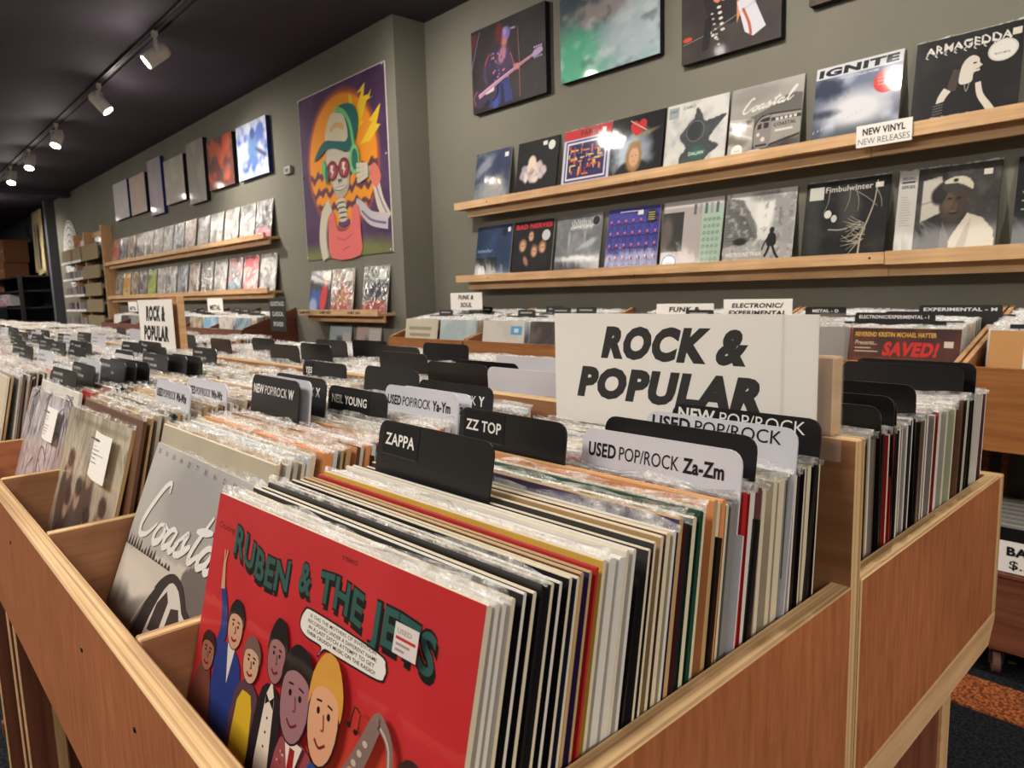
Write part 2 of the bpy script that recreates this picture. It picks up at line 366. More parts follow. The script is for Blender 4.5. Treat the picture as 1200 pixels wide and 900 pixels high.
# ------------------------------------------------------------------ track lights
tr = empty('light_track', (-5, TRACK_Y, CEIL)); tag(tr, 'long black ceiling track carrying the white spotlights', 'light track')
mb = MB(); mb.box(-9, 6, -.018, .018, -.022, -.001); mb.build('rail', [M['blackmetal']], tr, bevel=.002)
mb = MB(); mb.box(-9, 6, -.005, .005, -.026, -.022); mb.build('conductor_slot', [M['screw']], tr)
def head_meshes():
    body = MB(); body.lathe([(.020, -.085), (.038, -.080), (.047, -.06), (.047, .075), (.044, .080), (.040, .080), (.038, .06)], 24, cap=False)
    body.lathe([(.0, -.086), (.020, -.085)], 24, cap=False)
    lens = MB(); lens.lathe([(.0, .061), (.038, .060)], 24, cap=False)
    yoke = MB(); yoke.box(-.055, -.049, -.010, .010, -.01, .075); yoke.box(.049, .055, -.010, .010, -.01, .075); yoke.box(-.055, .055, -.010, .010, .070, .076)
    ad = MB(); ad.box(-.022, .022, -.014, .014, .0, .035); ad.lathe([(.009, -.03), (.009, 0)], 12)
    return (body.mesh('lamp_body', [M['lampwhite']], smooth=True), lens.mesh('lens', [M['lens']]), yoke.mesh('yoke', [M['lampwhite']], bevel=.001), ad.mesh('track_adapter', [M['lampwhite']], bevel=.001))
HB = head_meshes()
ORD = ['nearest', 'second', 'third', 'fourth', 'fifth', 'sixth', 'seventh']
for i, (hx, d) in enumerate(HEADS):
    t = empty('track_spotlight', (hx, TRACK_Y, CEIL-.026))
    lab = 'white cylindrical track spotlight, %s one counting from the camera end of those in view' % ORD[i] if i < 7 else 'white track spotlight above the record island, outside the picture, number %s from the right' % ORD[i-6]
    tag(t, lab, 'spotlight', 'white spotlights on the ceiling track')
    link('track_adapter', HB[3], t, (0, 0, -.028))
    dv = Vector(d).normalized(); q = dv.to_track_quat('Z', 'Y').to_euler()
    yaw = math.atan2(dv.y, dv.x)+math.pi/2
    link('yoke', HB[2], t, (0, 0, -.135), (0, 0, yaw))
    b = link('lamp_body', HB[0], t, (0, 0, -.14), q); link('lens', HB[1], b)
    ld = bpy.data.lights.new('track_beam', 'SPOT'); ld.energy = SPOT_W if hx < -4 else SPOT_W*.62; ld.color = WARM; ld.spot_size = math.radians(125); ld.spot_blend = 1.0; ld.shadow_soft_size = .04
    pl = bpy.data.lights.new('lamp_spill', 'POINT'); pl.energy = 5; pl.color = WARM; pl.shadow_soft_size = .03
    link('lamp_spill', pl, t, Vector((0, 0, -.14))+dv*.12)
    lo = link('track_beam', ld, t, Vector((0, 0, -.14))+dv*.085, (-dv).to_track_quat('Z', 'Y').to_euler())

# ------------------------------------------------------------------ records
TH = .0036
def jacket_mesh(name, edge, th=TH, w=.313, h=.313):
    mb = MB(); x = w/2; r = .0012
    prof = [(-th/2+.0008, 0), (th/2-.0008, 0), (th/2, .001), (th/2, h-.001), (th/2-.0008, h), (-th/2+.0008, h), (-th/2, h-.001), (-th/2, .001)]
    mb.prism(prof, 0, -x, x)
    me = mb.mesh(name, [M['jacket'], M[edge]])
    for p in me.polygons: p.material_index = 0 if abs(p.normal.y) > .9 else 1
    me.transform(Matrix.Translation((0, th/2, 0)))
    return me
JM = {k: jacket_mesh('record_sleeve_'+k.replace(' ', '_'), 'edge_'+k) for k in ('white', 'cream', 'black', 'grey', 'tan', 'orange', 'red', 'burgundy', 'brown', 'dark green', 'navy', 'beige', 'pink')}
def film_mesh(seed):
    r = random.Random(seed); n = 13; w = .319; vs = []; fs = []
    for i in range(n):                                   # wavy lip above the sleeve
        x = -w/2+w*i/(n-1); h = .002+.006*r.random(); y = .0018+(.0022*(r.random()-.5))
        vs += [(x, .0018, .3125), (x, y, .3135+h*.5), (x, y+(r.random()-.5)*.006, .3135+h)]
    for i in range(n-1):
        for k in range(2): a = 3*i+k; fs.append((a, a+3, a+4, a+1))
    mb = MB(); mb.add(vs, fs); return mb.mesh('clear_film_lip', [M['film']])
FM = [film_mesh(i) for i in range(8)]
def record(x, y, z, lean=0., yaw=0., col='white', edge='white', thick=1., label=None, group=None, film=True, name='vinyl_record', jit=True, roll=0.):
    # x, y, z: middle of the bottom edge of the front cover; lean in degrees, top away (+y)
    o = link(name, JM[edge], None, (x, y, z), (-math.radians(lean), math.radians(roll), math.radians(yaw)))
    o.scale = (1, thick, 1)
    c = PAL[col] if isinstance(col, str) else col
    k = (.85+.3*random.random()) if jit else 1
    o.color = tuple(float(v) for v in lin([min(255, q*k) for q in c]))+(1,)
    if film: link('clear_film', random.choice(FM), o)
    return tag(o, label, 'record', group)
def lean_y(yt, lean, h=.313): return yt-h*math.sin(math.radians(lean))

# ------------------------------------------------------------------ record island: units of four bays, browsed from both long sides
PITCH = .351; ZB = H-.462; X_END = -.225
def island_unit(x1, first):
    # x1: right end; spans four bays to the left
    x0 = x1-4*PITCH-.018*0
    lab = ('plywood double-sided record bin unit at the near corner, end panels in view' if first else None)
    t = empty('record_island_unit', ((x0+x1)/2, .6, 0)); 
    def b(n, *a, **k):
        o = board(n, *a, parent=t, **k); o.location = Vector(o.location)-t.location; return o
    zt, zb = H-.257, H-.447
    e0 = x1-.018
    if first:
        b('end_panel', e0, x1, .130, .594, zb-.002, zt, grain=2); b('end_panel', e0, x1, .616, 1.072, zb, zt, grain=2)
    else:
        b('end_panel', x1-.008, x1+.006, .130, .594, zb, zt, grain=1); b('end_panel', x1-.008, x1+.006, .612, 1.072, zb, zt, grain=1)
    b('front_panel', x0, x1, .112, .130, zb, zt, grain=2)
    b('back_panel', x0, x1, 1.072, 1.090, zb, zt, grain=2)
    b('divider_board', x0, x1, .594, .612, H-.62, H-.130, mat='inner', grain=0)
    for k in range(1, 4):
        px = x1-PITCH*k
        b('partition', px-.0065, px+.0065, .131, .594, zb, zt, mat='inner', grain=1); b('partition', px-.0065, px+.0065, .612, 1.072, zb, zt, mat='inner', grain=1)
    b('bottom_board', x0, e0, .131, .594, H-.474, H-.4635, mat='inner', grain=0); b('bottom_board', x0, e0, .612, 1.071, H-.474, H-.4635, mat='inner', grain=0)
    if first:
        mb = MB(); mb.prism([(.012, -.040), (.462, -.040), (.486, -.014), (.488, 0), (.012, 0)], 0, -.010, .0, 0)
        me = mb.mesh('rail', [M['pine1']], bevel=.001); r = link('rail', me, t, (x1-t.location.x+.0005, 0, zb-.001)); 
        mb = MB(); mb.prism([(-.49, -.040), (.0, -.040), (.0, 0), (-.49, 0)], 0, -.010, 0, 0); link('rail', mb.mesh('rail_front', [M['pine1']], bevel=.001), t, (x1-t.location.x+.0005, .006, zb-.003))
    b('apron_rail', x0, x1-.012, .135, .153, zb-.014, zb-.0005, mat='pine', edge='pine', grain=0, thick=1)
    # trestle legs, one at each end and one in the middle
    if first:
        for px in (-1.200, -1.262, -1.51): b('leg_post', px-.018, px, .116, .150, 0, zb-.0145, mat='dark', edge='pine', grain=2, thick=0)
    for lx in (x1-.020, x0+.05) if first else (x1-.6, x0+.05):
        b('leg_post', lx-.018, lx, .955, .985, 0, H-.4735, mat='pine', edge='pine', grain=2, thick=0)
        b('leg_post', lx-.018, lx, .185, .215, 0, H-.4735, mat='pine', edge='pine', grain=2, thick=0)
        b('leg_board', lx-.016, lx-.004, .2155, .9545, .04, H-.4745, mat='dark', edge='pine', grain=2)
        b('foot_rail', lx-.022, lx+.002, .165, 1.0, 0, .04, mat='dark', edge='dark', grain=1, thick=0)
    b('stretcher', x0+.05, x1-.02, .56, .60, .10, .22, mat='dark', edge='pine', grain=0, thick=1)
    for sx in (x1-.46, x1-.30, x1-.85, x1-1.1):
        if first:
            mb = MB(); mb.lathe([(0, .0012), (.0022, .0008), (.0026, 0)], 10, cap=False, mat=Matrix.Rotation(math.radians(90), 4, 'X'))
            link('screw', mb.mesh('screw', [M['screw']]), t, (sx-t.location.x, .112-.6, H-.30-.05*((sx*37) % 2 > 1)))
    return tag(t, lab, 'record bin', None)
N_UNIT = 6
for k in range(N_UNIT):
    t = island_unit(X_END-k*4*PITCH, k == 0)
    if k: tag(t, 'plywood double-sided record bin unit, %s along the island from the near corner' % ORD[k], 'record bin')

def colx(c): return -.405-PITCH*c      # middle of bay c
BAY = ['corner bay nearest the camera', 'second bay from the near corner', 'third bay from the near corner', 'fourth bay from the near corner']

# divider cards: bay, offset of the tab from the bay's left edge, y of its top, colour, lettering, style
def card(c, xl, yt, ztop, color, txt, style='plain', label=None, lean=9, tabw=.145, back=False, zbot=ZB, xabs=None):
    x = colx(c)+.004; h = (ztop-zbot)/math.cos(math.radians(lean)); bh = h-.060; x0 = -.157; x1 = .157; a = xl-x; a = max(x0, min(x1-tabw, a)); b2 = a+tabw; r = .011
    P = [(x0, 0), (x1, 0)]
    P += ([(x1, bh)] if b2 < x1-.004 else [])+([(b2, bh)] if b2 < x1-.004 else [])
    def arc(cx, cz, s0, s1): return [(cx+r*math.cos(math.radians(t)), cz+r*math.sin(math.radians(t))) for t in np.linspace(s0, s1, 5)]
    P += arc(b2-r, h-r, 0, 90)+arc(a+r, h-r, 90, 180)
    P += ([(a, bh), (x0, bh)] if a > x0+.004 else [])
    mb = MB(); th = .0018; mb.prism(P, 1, 0, th)
    m = {'black': 'black', 'white': 'white_pl'}[color]
    s = 1 if not back else -1
    o = mb.build('divider_card', [M[m]], None, (x, lean_y(yt, lean*s, h), zbot), (-math.radians(lean*s), 0, math.radians(random.uniform(-1.5, 1.5))))
    fg = (226, 224, 220) if color == 'black' else (24, 24, 28)
    A = Art(tabw, .038, .00006)
    if style == 'strip':            # glossy label tape at the left
        A.rect(.05, .22, .06+.075*len(txt)*.9, .94, (12, 12, 12)); A.text(txt, .075, .46, .27, fg, bold=.02)
        A.rect(.05, .22, .05+.068*len(txt), .24, (60, 60, 60))
    elif style == 'faint':
        for q in range(2):
            u = .08
            for k in range(3+q): ww = .06+.09*random.random(); A.rect(u, .66-.3*q, u+ww, .78-.3*q, (150, 148, 146)); u += ww+.02
    elif style == 'plain' and txt:
        bold, rest, end = (txt+'||').split('|')[:3]
        mx = .05; u = mx; hh = .30; z0 = .62 if txt.endswith('ROCK|') else .40
        tot = 0
        parts = [(bold, .03), (rest, 0), (end, .03)]; ws = []
        for s_, bd in parts:
            v, f = text_polys(s_, bd) if s_.strip() else (np.zeros((0, 2)), []); ws.append((v[:, 0].max()-v[:, 0].min()) if len(v) else 0)
        k = .86/(sum(ws)+.3*sum(1 for w_ in ws[1:] if w_)); k = min(k, .115)
        for (s_, bd), w_ in zip(parts, ws):
            if w_: A.text(s_, u, z0, hh, fg, wid=w_*k, bold=bd); u += (w_+.3)*k
    if A.mb.f: A.build('lettering', o, ((a+b2)/2, -.0002, h-.038), mat='print_matte')
    return tag(o, label, 'divider card')
CARDS = [
 (0, -.541, .335, .1105, 'black', 'ZAPPA', 'strip', 'black divider card with a ZAPPA label strip, closest to the camera', .157),
 (0, -.540, .425, .111, 'black', 'ZZ TOP', 'strip', 'black divider card with a ZZ TOP label strip, behind the ZAPPA card', .145),
 (0, -.399, .452, .118, 'white', 'USED|POP/ROCK|Za-Zm', 'plain', 'frosted white divider card reading USED POP/ROCK Za-Zm', .150),
 (0, -.397, .478, .111, 'black', '', 'plain', 'blank black divider card right behind the white USED POP/ROCK Za-Zm card', .146),
 (0, -.390, .530, .113, 'white', 'USED|POP/ROCK|', 'plain', 'white divider card reading USED POP/ROCK below the big ROCK & POPULAR sign', .145),
 (0, -.389, .570, .111, 'black', 'NEW|POP/ROCK|', 'plain', 'black divider card reading NEW POP/ROCK against the big ROCK & POPULAR sign', .145),
 (1, -.813, .430, .111, 'black', 'NEIL YOUNG', 'strip', 'black divider card with a NEIL YOUNG label strip', .140),
 (1, -.725, .470, .109, 'white', 'USED|POP/ROCK|Ya-Ym', 'plain', 'white divider card reading USED POP/ROCK Ya, behind the NEIL YOUNG card', .145),
 (1, -.700, .490, .112, 'white', 'USED|POP/ROCK|Yn-Yz', 'plain', 'white divider card half hidden, ending in Yz, left of the ZZ TOP card', .140),
 (1, -.730, .520, .108, 'black', 'NEW|POP/ROCK|Y', 'plain', 'black divider card ending in a large Y, in the second bay', .145),
 (1, -.918, .370, .098, 'black', 'NEW|POP/ROCK|W', 'plain', 'black divider card reading NEW POP/ROCK W', .140),
 (1, -.905, .383, .099, 'white', '', 'plain', 'white divider card edge showing right behind the NEW POP/ROCK W card', .140),
 (1, -.915, .405, .099, 'black', 'NEW|POP/ROCK|X', 'plain', 'black divider card reading POP/ROCK X behind the W card', .140),
 (2, -1.139, .560, .108, 'black', 'YES', 'strip', 'black divider card with a small YES label strip', .143),
 (1, -.915, .540, .102, 'black', '', 'plain', 'blank black divider card against the divider board, right of the YES card', .140),
 (2, -1.100, .310, .112, 'white', 'USED|POP/ROCK|Wa-Wm', 'plain', 'white divider card reading USED POP/ROCK Wa-Wm', .150),
 (2, -1.095, .352, .113, 'white', 'USED|POP/ROCK|Wn-Wz', 'plain', 'white divider card reading POP/ROCK Wn-Wz, right behind the Wa-Wm card', .150),
 (3, -1.56, .262, .116, 'black', '', 'faint', 'small black divider card with a faint label, behind the pale lacy sleeve', .185),
 (3, -1.55, .290, .108, 'black', '', 'faint', 'black divider card with two white label strips, fourth bay', .185),
 (3, -1.60, .310, .104, 'white', '', 'faint', 'white divider card behind the black one with two label strips', .18),
 (3, -1.52, .330, .104, 'black', '', 'faint', 'black divider card leading a dense pack of cards in the fourth bay', .185),
 (3, -1.50, .342, .104, 'black', '', 'plain', 'blank black divider card second in the dense pack of the fourth bay', .185),
 (3, -1.485, .353, .104, 'black', '', 'plain', 'blank black divider card last in the dense pack of the fourth bay', .185),
 (3, -1.61, .375, .102, 'white', '', 'faint', 'white divider card standing behind the dense pack of black ones', .14),
 (3, -1.585, .425, .104, 'black', '', 'faint', 'black divider card with a pale label, left of three overlapping black cards', .16),
 (3, -1.53, .440, .104, 'black', '', 'plain', 'blank black divider card, middle one of three overlapping cards', .16),
 (3, -1.50, .455, .104, 'black', 'X', 'strip', 'black divider card with a small X, last of three overlapping cards', .17),
 (3, -1.61, .535, .101, 'black', '', 'faint', 'black divider card right of the far ROCK & POPULAR sign', .135),
 (4, -1.96, .365, .100, 'black', '', 'faint', 'black divider card alone in the fifth bay', .16),
 (4, -1.80, .425, .106, 'black', '', 'faint', 'black divider card in the fifth bay, left of the far sign', .15),
 (4, -1.95, .480, .096, 'black', '', 'faint', 'black divider card in the fifth bay just below the far sign', .16),
 (4, -1.96, .515, .097, 'black', '', 'faint', 'second black divider card in the fifth bay, tucked under the far sign', .19),
 (4, -1.83, .500, .104, 'black', '', 'plain', 'blank black divider card in the fifth bay touching the far sign', .145),
 (4, -1.93, .300, .102, 'white', '', 'faint', 'white divider card at the front of the fifth bay', .15),
 (5, -2.28, .43, .100, 'black', '', 'faint', 'black divider card in the sixth bay', .20),
 (5, -2.20, .30, .100, 'black', '', 'faint', 'black divider card at the front of the sixth bay', .20),
 (6, -2.62, .55, .100, 'white', '', 'faint', 'white divider card in the seventh bay, near the divider board', .20),
 (6, -2.55, .40, .100, 'black', '', 'faint', 'black divider card in the seventh bay', .20),
 (7, -3.00, .45, .102, 'black', '', 'faint', 'black divider card in the eighth bay, left one of two', .20),
 (7, -2.90, .51, .102, 'black', '', 'faint', 'black divider card in the eighth bay, right one of two', .20),
 (8, -3.3, .45, .102, 'black', '', 'faint', 'black divider card in the ninth bay', .20),
 (9, -3.6, .52, .102, 'black', '', 'faint', 'black divider card in the tenth bay', .20),
 (10, -3.98, .50, .102, 'black', '', 'faint', 'black divider card in the eleventh bay', .20),
 (5, -2.310, 0.387, .100, 'black', '', 'faint', 'black divider card in the sixth bay, left of two low ones', .19),
 (5, -2.190, 0.419, .100, 'black', '', 'faint', 'black divider card in the sixth bay, right of two low ones', .19),
 (6, -2.661, 0.480, .100, 'white', '', 'faint', 'white divider card in the seventh bay, left of two low ones', .19),
 (6, -2.541, 0.333, .100, 'black', '', 'faint', 'black divider card in the seventh bay, right of two low ones', .19),
 (7, -3.012, 0.392, .100, 'black', '', 'faint', 'black divider card in the eighth bay, left of two low ones', .19),
 (7, -2.892, 0.569, .100, 'black', '', 'faint', 'black divider card in the eighth bay, right of two low ones', .19),
 (8, -3.363, 0.531, .100, 'black', '', 'faint', 'black divider card in the ninth bay, left of two low ones', .19),
 (8, -3.243, 0.483, .100, 'white', '', 'faint', 'white divider card in the ninth bay, right of two low ones', .19),
 (9, -3.714, 0.482, .100, 'black', '', 'faint', 'black divider card in the tenth bay, left of two low ones', .19),
 (9, -3.594, 0.456, .100, 'black', '', 'faint', 'black divider card in the tenth bay, right of two low ones', .19),
 (10, -4.065, 0.491, .100, 'white', '', 'faint', 'white divider card in the eleventh bay, left of two low ones', .19),
 (10, -3.945, 0.512, .100, 'black', '', 'faint', 'black divider card in the eleventh bay, right of two low ones', .19),
 (11, -4.416, 0.402, .100, 'white', '', 'faint', 'white divider card in the twelfth bay, left of two low ones', .19),
 (11, -4.296, 0.538, .100, 'black', '', 'faint', 'black divider card in the twelfth bay, right of two low ones', .19),
 (12, -4.767, 0.503, .100, 'black', '', 'faint', 'black divider card in the thirteenth bay, left of two low ones', .19),
 (12, -4.647, 0.501, .100, 'black', '', 'faint', 'black divider card in the thirteenth bay, right of two low ones', .19),
 (13, -5.118, 0.425, .100, 'black', '', 'faint', 'black divider card in the fourteenth bay, left of two low ones', .19),
 (13, -4.998, 0.437, .100, 'black', '', 'faint', 'black divider card in the fourteenth bay, right of two low ones', .19),
 (12, -4.7, .56, .102, 'black', '', 'faint', 'black divider card far along the island, thirteenth bay', .20)]
for (c, xl, yt, dz, color, txt, st, lab, tw) in CARDS: card(c, xl, yt, H-dz, color, txt, st, lab, lean=(11 if yt < .35 else 8), tabw=tw)
BACKCARDS = [
 (0, -.39, .700, .118, 'black', 'in the rear half of the corner bay, first behind the divider board'),
 (0, -.385, .730, .112, 'black', 'in the rear half of the corner bay, with a curled film edge'),
 (0, -.365, .742, .114, 'black', 'in the rear half of the corner bay, right behind the curled one'),
 (0, -.39, .800, .108, 'black', 'in the rear half of the corner bay, rounded and standing alone'),
 (0, -.395, .980, .106, 'black', 'in the rear half of the corner bay, second from the aisle'),
 (0, -.382, 1.010, .104, 'black', 'in the rear half of the corner bay, nearest the aisle'),
 (1, -.75, .645, .104, 'white', 'in the rear half of the second bay, closer one of two'),
 (1, -.86, .760, .102, 'white', 'in the rear half of the second bay, farther one of two'),
 (1, -.90, .650, .104, 'black', 'in the rear half of the second bay, film torn, beside the white card'),
 (1, -.88, .690, .104, 'black', 'in the rear half of the second bay behind the torn film one'),
 (1, -.89, .940, .102, 'black', 'in the rear half of the second bay near the aisle'),
 (2, -1.12, .700, .102, 'black', 'in the rear half of the third bay'),
 (2, -1.25, .780, .102, 'black', 'in the rear half of the third bay, left side'),
 (2, -1.2, .86, .100, 'black', 'in the rear half of the third bay, toward the aisle'),
 (3, -1.55, .680, .102, 'black', 'in the rear half of the fourth bay, nearest the divider board'),
 (3, -1.50, .730, .102, 'black', 'in the rear half of the fourth bay, second from the divider board'),
 (3, -1.56, .80, .100, 'black', 'in the rear half of the fourth bay, third from the divider board'),
 (3, -1.44, .83, .100, 'black', 'in the rear half of the fourth bay, fourth from the divider board'),
 (4, -1.95, .690, .102, 'black', 'in the rear half of the fifth bay'),
 (4, -1.84, .760, .102, 'black', 'in the rear half of the fifth bay, right side'),
 (5, -2.3, .72, .102, 'black', 'in the rear half of the sixth bay'),
 (6, -2.65, .80, .102, 'black', 'in the rear half of the seventh bay'),
 (7, -3.0, .76, .102, 'white', 'in the rear half of the eighth bay'),
 (8, -3.35, .8, .102, 'black', 'in the rear half of the ninth bay')]
for (c, xl, yt, dz, color, where) in BACKCARDS:
    card(c, xl, yt, H-dz, color, '', 'plain', 'blank %s card, %s' % (color, where.replace('in the rear half', 'rear half')), lean=-2 if yt < .85 else 4)

# --- the corner bay, front half: the sleeves as the photograph shows them from front to back
SEQ = [('pink','white',1,.209,-.002),('white','white',1,.214,0),('white','white',1,.219,.001),('white','cream',.9,.224,.003),
 ('black','white',1,.231,.005),('black','cream',1.2,.237,.006),('black','black',1,.243,.008),('charcoal','cream',1,.249,.009),('black','white',1,.255,.010),('black','cream',1,.262,.012),
 ('navy','cream',1,.268,.012),('brown','tan',1,.272,.012),('purple','tan',1,.278,.013),('red','red',.7,.284,.014),('yellow','cream',1,.291,.011),('white','white',1.8,.297,.012),
 ('white','white',1.8,.304,.013),('white','cream',1,.311,.014),('white','white',1,.3165,.014),('charcoal','cream',1,.330,.016),('charcoal','cream',1,.336,.016),('tan','cream',1,.345,.013),
 ('brown','cream',1.2,.352,.014),('cream','white',1,.359,.013),('purple','tan',2.0,.366,.012),('burgundy','black',1,.375,.013),('dark green','cream',1.2,.382,.012),('dark green','dark green',1.2,.391,.013),('tan','cream',1.1,.397,.010),
 ('orange','tan',1.3,.4115,.009),('tan','cream',1.2,.4165,.008),('orange','orange',1.4,.421,.009),('tan','cream',1,.430,.006),('grey','grey',1.3,.4355,.006),('brown','grey',1.3,.441,.006),
 ('red','red',1.6,.453,.006),('red','white',1.2,.460,.008),('red','white',1.2,.465,.008),('burgundy','burgundy',2,.470,.009),('cream','cream',1.5,.478,.009),
 ('cream','cream',1.7,.496,.009),('cream','cream',1.7,.503,.009),('cream','cream',1.2,.510,.008),('navy','grey',1.7,.515,.007),('grey','grey',1.2,.522,.007),('white','white',1,.528,.010),('red','black',1.4,.533,.009),
 ('black','cream',1,.548,.009),('cream','cream',1.8,.553,.008),('black','black',1.2,.562,.010),('black','cream',1,.569,.011)]
REG = {}
def reg(o, c, e, seg, rear=False): REG.setdefault((c, e, seg, rear), []).append(o)
def seg_lab(yt, segs):
    for y1, s in segs:
        if yt < y1: return s
    return segs[-1][1]
SEG0 = [(.333, 'ahead of the ZAPPA card'), (.423, 'between ZAPPA and ZZ TOP'), (.476, 'between ZZ TOP and Za-Zm'), (.529, 'behind the Za-Zm card'), (.569, 'under the big sign'), (.7, 'touching the divider board')]
ZUP = {.366: .007, .382: .003, .391: .004, .397: .004, .4115: .006, .421: .005, .33: -.002, .291: .002, .4165: .005}
for (c, e, th, yt, dx) in SEQ:
    ln = 13.2-(yt-.2)/.39*9.5
    if c in ('black', 'charcoal', 'navy', 'purple'): th *= .62
    elif th <= 1: th *= .8
    o = record(-.409+dx*.62+random.uniform(-.0008, .0008), lean_y(yt, ln), ZB+random.uniform(0, .003)+ZUP.get(yt, 0), ln, max(0, 2.4-(yt-.2)*14)+random.uniform(-.2, .2), c, e, th, film=(yt > .43 or random.random() < .16), jit=False); reg(o, c, e, 'corner bay, '+seg_lab(yt, SEG0))

# --- sleeves filling other half-bays, singly for the nearest ones and as stock for the rest
FILL = ['white']*10+['cream']*6+['beige']*5+['grey']*4+['black']*4+['charcoal', 'tan', 'tan', 'brown', 'burgundy', 'navy', 'pale green', 'pale blue', 'orange', 'pink', 'red', 'yellow']
EDG = {'white': 'white', 'cream': 'cream', 'beige': 'beige', 'grey': 'white', 'black': 'black', 'charcoal': 'white', 'tan': 'tan', 'brown': 'brown', 'burgundy': 'burgundy', 'navy': 'white', 'pale green': 'cream', 'pale blue': 'white', 'orange': 'orange', 'pink': 'white', 'red': 'red', 'yellow': 'cream'}
stock = MB()
def to_stock(x, y, z, lean, yaw, col, edge, thick, w=.313, h=.313):
    th = TH*thick; m = Matrix.Translation((x, y, z)) @ Matrix.Rotation(math.radians(yaw), 4, 'Z') @ Matrix.Rotation(-math.radians(lean), 4, 'X')
    c = tuple(lin(PAL[col] if isinstance(col, str) else col)); e = tuple(lin(PAL[edge] if isinstance(edge, str) else edge)); a = w/2
    V = [m @ Vector(p) for p in [(-a, 0, 0), (a, 0, 0), (a, 0, h), (-a, 0, h), (-a, th, 0), (a, th, 0), (a, th, h), (-a, th, h)]]
    stock.add([V[0], V[1], V[2], V[3], V[4], V[5], V[6], V[7]], [(0, 1, 2, 3), (5, 4, 7, 6)], 0, c)
    stock.add([V[1], V[5], V[6], V[2], V[3], V[7], V[4], V[0]], [(0, 1, 2, 3), (3, 2, 5, 4), (4, 5, 6, 7)], 0, e)
    n = 7; vs = []; fs = []
    for i in range(n):
        xx = -a-.002+(w+.004)*i/(n-1); hh = .004+.009*random.random()
        vs += [m @ Vector((xx, th/2, h)), m @ Vector((xx, th/2+(random.random()-.5)*.009, h+hh))]
    for i in range(n-1): fs.append((2*i, 2*i+2, 2*i+3, 2*i+1))
    stock.add(vs, fs, 1, (1, 1, 1))
def fill(c, y0, y1, l0, l1, step=.0066, single=None, segs=None, zoff=0., pal=None, back=False, avoid=()):
    y = y0
    while y < y1:
        if any(abs(y-a) < .0035 for a in avoid): y += .003; continue
        t = (y-y0)/(y1-y0); ln = l0+(l1-l0)*t+random.uniform(-.5, .5)
        col = random.choice(pal or FILL); ed = EDG[col]
        if random.random() < .3: ed = random.choice(['white', 'cream', 'tan', 'brown'])
        x = colx(c)+random.uniform(-.004, .004)+random.choice([0, 0, .003]); th = random.uniform(.8, 1.5)
        z = ZB+zoff+random.uniform(0, .007)
        if single:
            o = record(x, lean_y(y, ln), z, ln, random.uniform(-.5, .5), col, ed, th); reg(o, col, ed, seg_lab(y, segs), y > .6)
        else: to_stock(x, lean_y(y, ln), z, ln, random.uniform(-.6, .6), col, ed, th)
        y += step*random.uniform(.75, 1.3)
def cards_y(c, back): return [q[2] for q in (BACKCARDS if back else CARDS) if q[0] == c]
fill(1, .259, .585, 14, 5, .0070, True, [(.43, 'second bay, ahead of NEIL YOUNG'), (.52, 'second bay, behind NEIL YOUNG'), (.7, 'second bay, by the divider board')], .005, avoid=cards_y(1, 0),
     pal=['pale blue', 'orange', 'burgundy', 'white', 'white', 'white', 'cream', 'tan', 'beige', 'grey', 'grey', 'white', 'beige'])
fill(2, .247, .585, 13, 5, .0074, True, [(.351, 'third bay, ahead of the Wn-Wz card'), (.559, 'third bay, ahead of the YES card'), (.7, 'third bay, behind the YES card')], .009, avoid=cards_y(2, 0),
     pal=['brown', 'tan', 'tan', 'cream', 'beige', 'white', 'cream', 'white', 'black', 'beige', 'tan', 'grey'])
BK = ['white', 'grey', 'grey', 'black', 'black', 'charcoal', 'white', 'brown', 'white', 'black', 'pale green', 'beige', 'charcoal', 'black', 'white', 'red']
fill(0, .626, 1.045, -1, 7, .0068, True, [(.73, 'corner bay rear, near the divider board'), (.80, 'corner bay rear, in the middle'), (.98, 'corner bay rear, past the rounded card'), (2, 'corner bay rear, nearest the aisle')], 0, pal=BK, avoid=cards_y(0, 1))
fill(3, .250, .585, 13, 5, .0092, True, [(.30, 'fourth bay, behind the pale lacy sleeve'), (.40, 'fourth bay, in the middle'), (.7, 'fourth bay, toward the divider board')], .009, avoid=cards_y(3, 0))
fill(1, .622, 1.05, -1, 8, .0095, True, [(.76, 'second bay rear, near the divider board'), (2, 'second bay rear, toward the aisle')], .003, avoid=cards_y(1, 1))
fill(2, .622, 1.05, -1, 8, .0080, avoid=cards_y(2, 1)); fill(3, .622, 1.05, -1, 8, .0080, avoid=cards_y(3, 1))
for c in range(4, 24):
    st = .0072 if c < 10 else .010
    fill(c, .20, .585, 12, 4, st, zoff=random.uniform(.003, .016)); fill(c, .622, 1.05, 0, 8, st*1.1, zoff=random.uniform(-.012, .01))
NTH = ['first', 'second', 'third', 'fourth', 'fifth', 'sixth', 'seventh', 'eighth', 'ninth', 'tenth', 'eleventh', 'twelfth', 'thirteenth', 'fourteenth', 'fifteenth', 'sixteenth', 'seventeenth', 'eighteenth', 'nineteenth', 'twentieth']
for (c, e, seg, rear), lst in REG.items():
    for i, o in enumerate(lst):
        side = 'from the divider' if rear else 'from the front'
        o['label'] = ('%s-edged %s record, %s' % (e, c, seg)) if len(lst) == 1 else '%s %s-edged %s record %s, %s' % (NTH[i], e, c, side, seg)
        o['group'] = '%s records, %s' % (c, seg)
stk = stock.build('record_stock', [M['vcol'], M['film']]); tag(stk, 'tightly packed sleeved records filling the rest of the bins', 'records', kind='stuff')

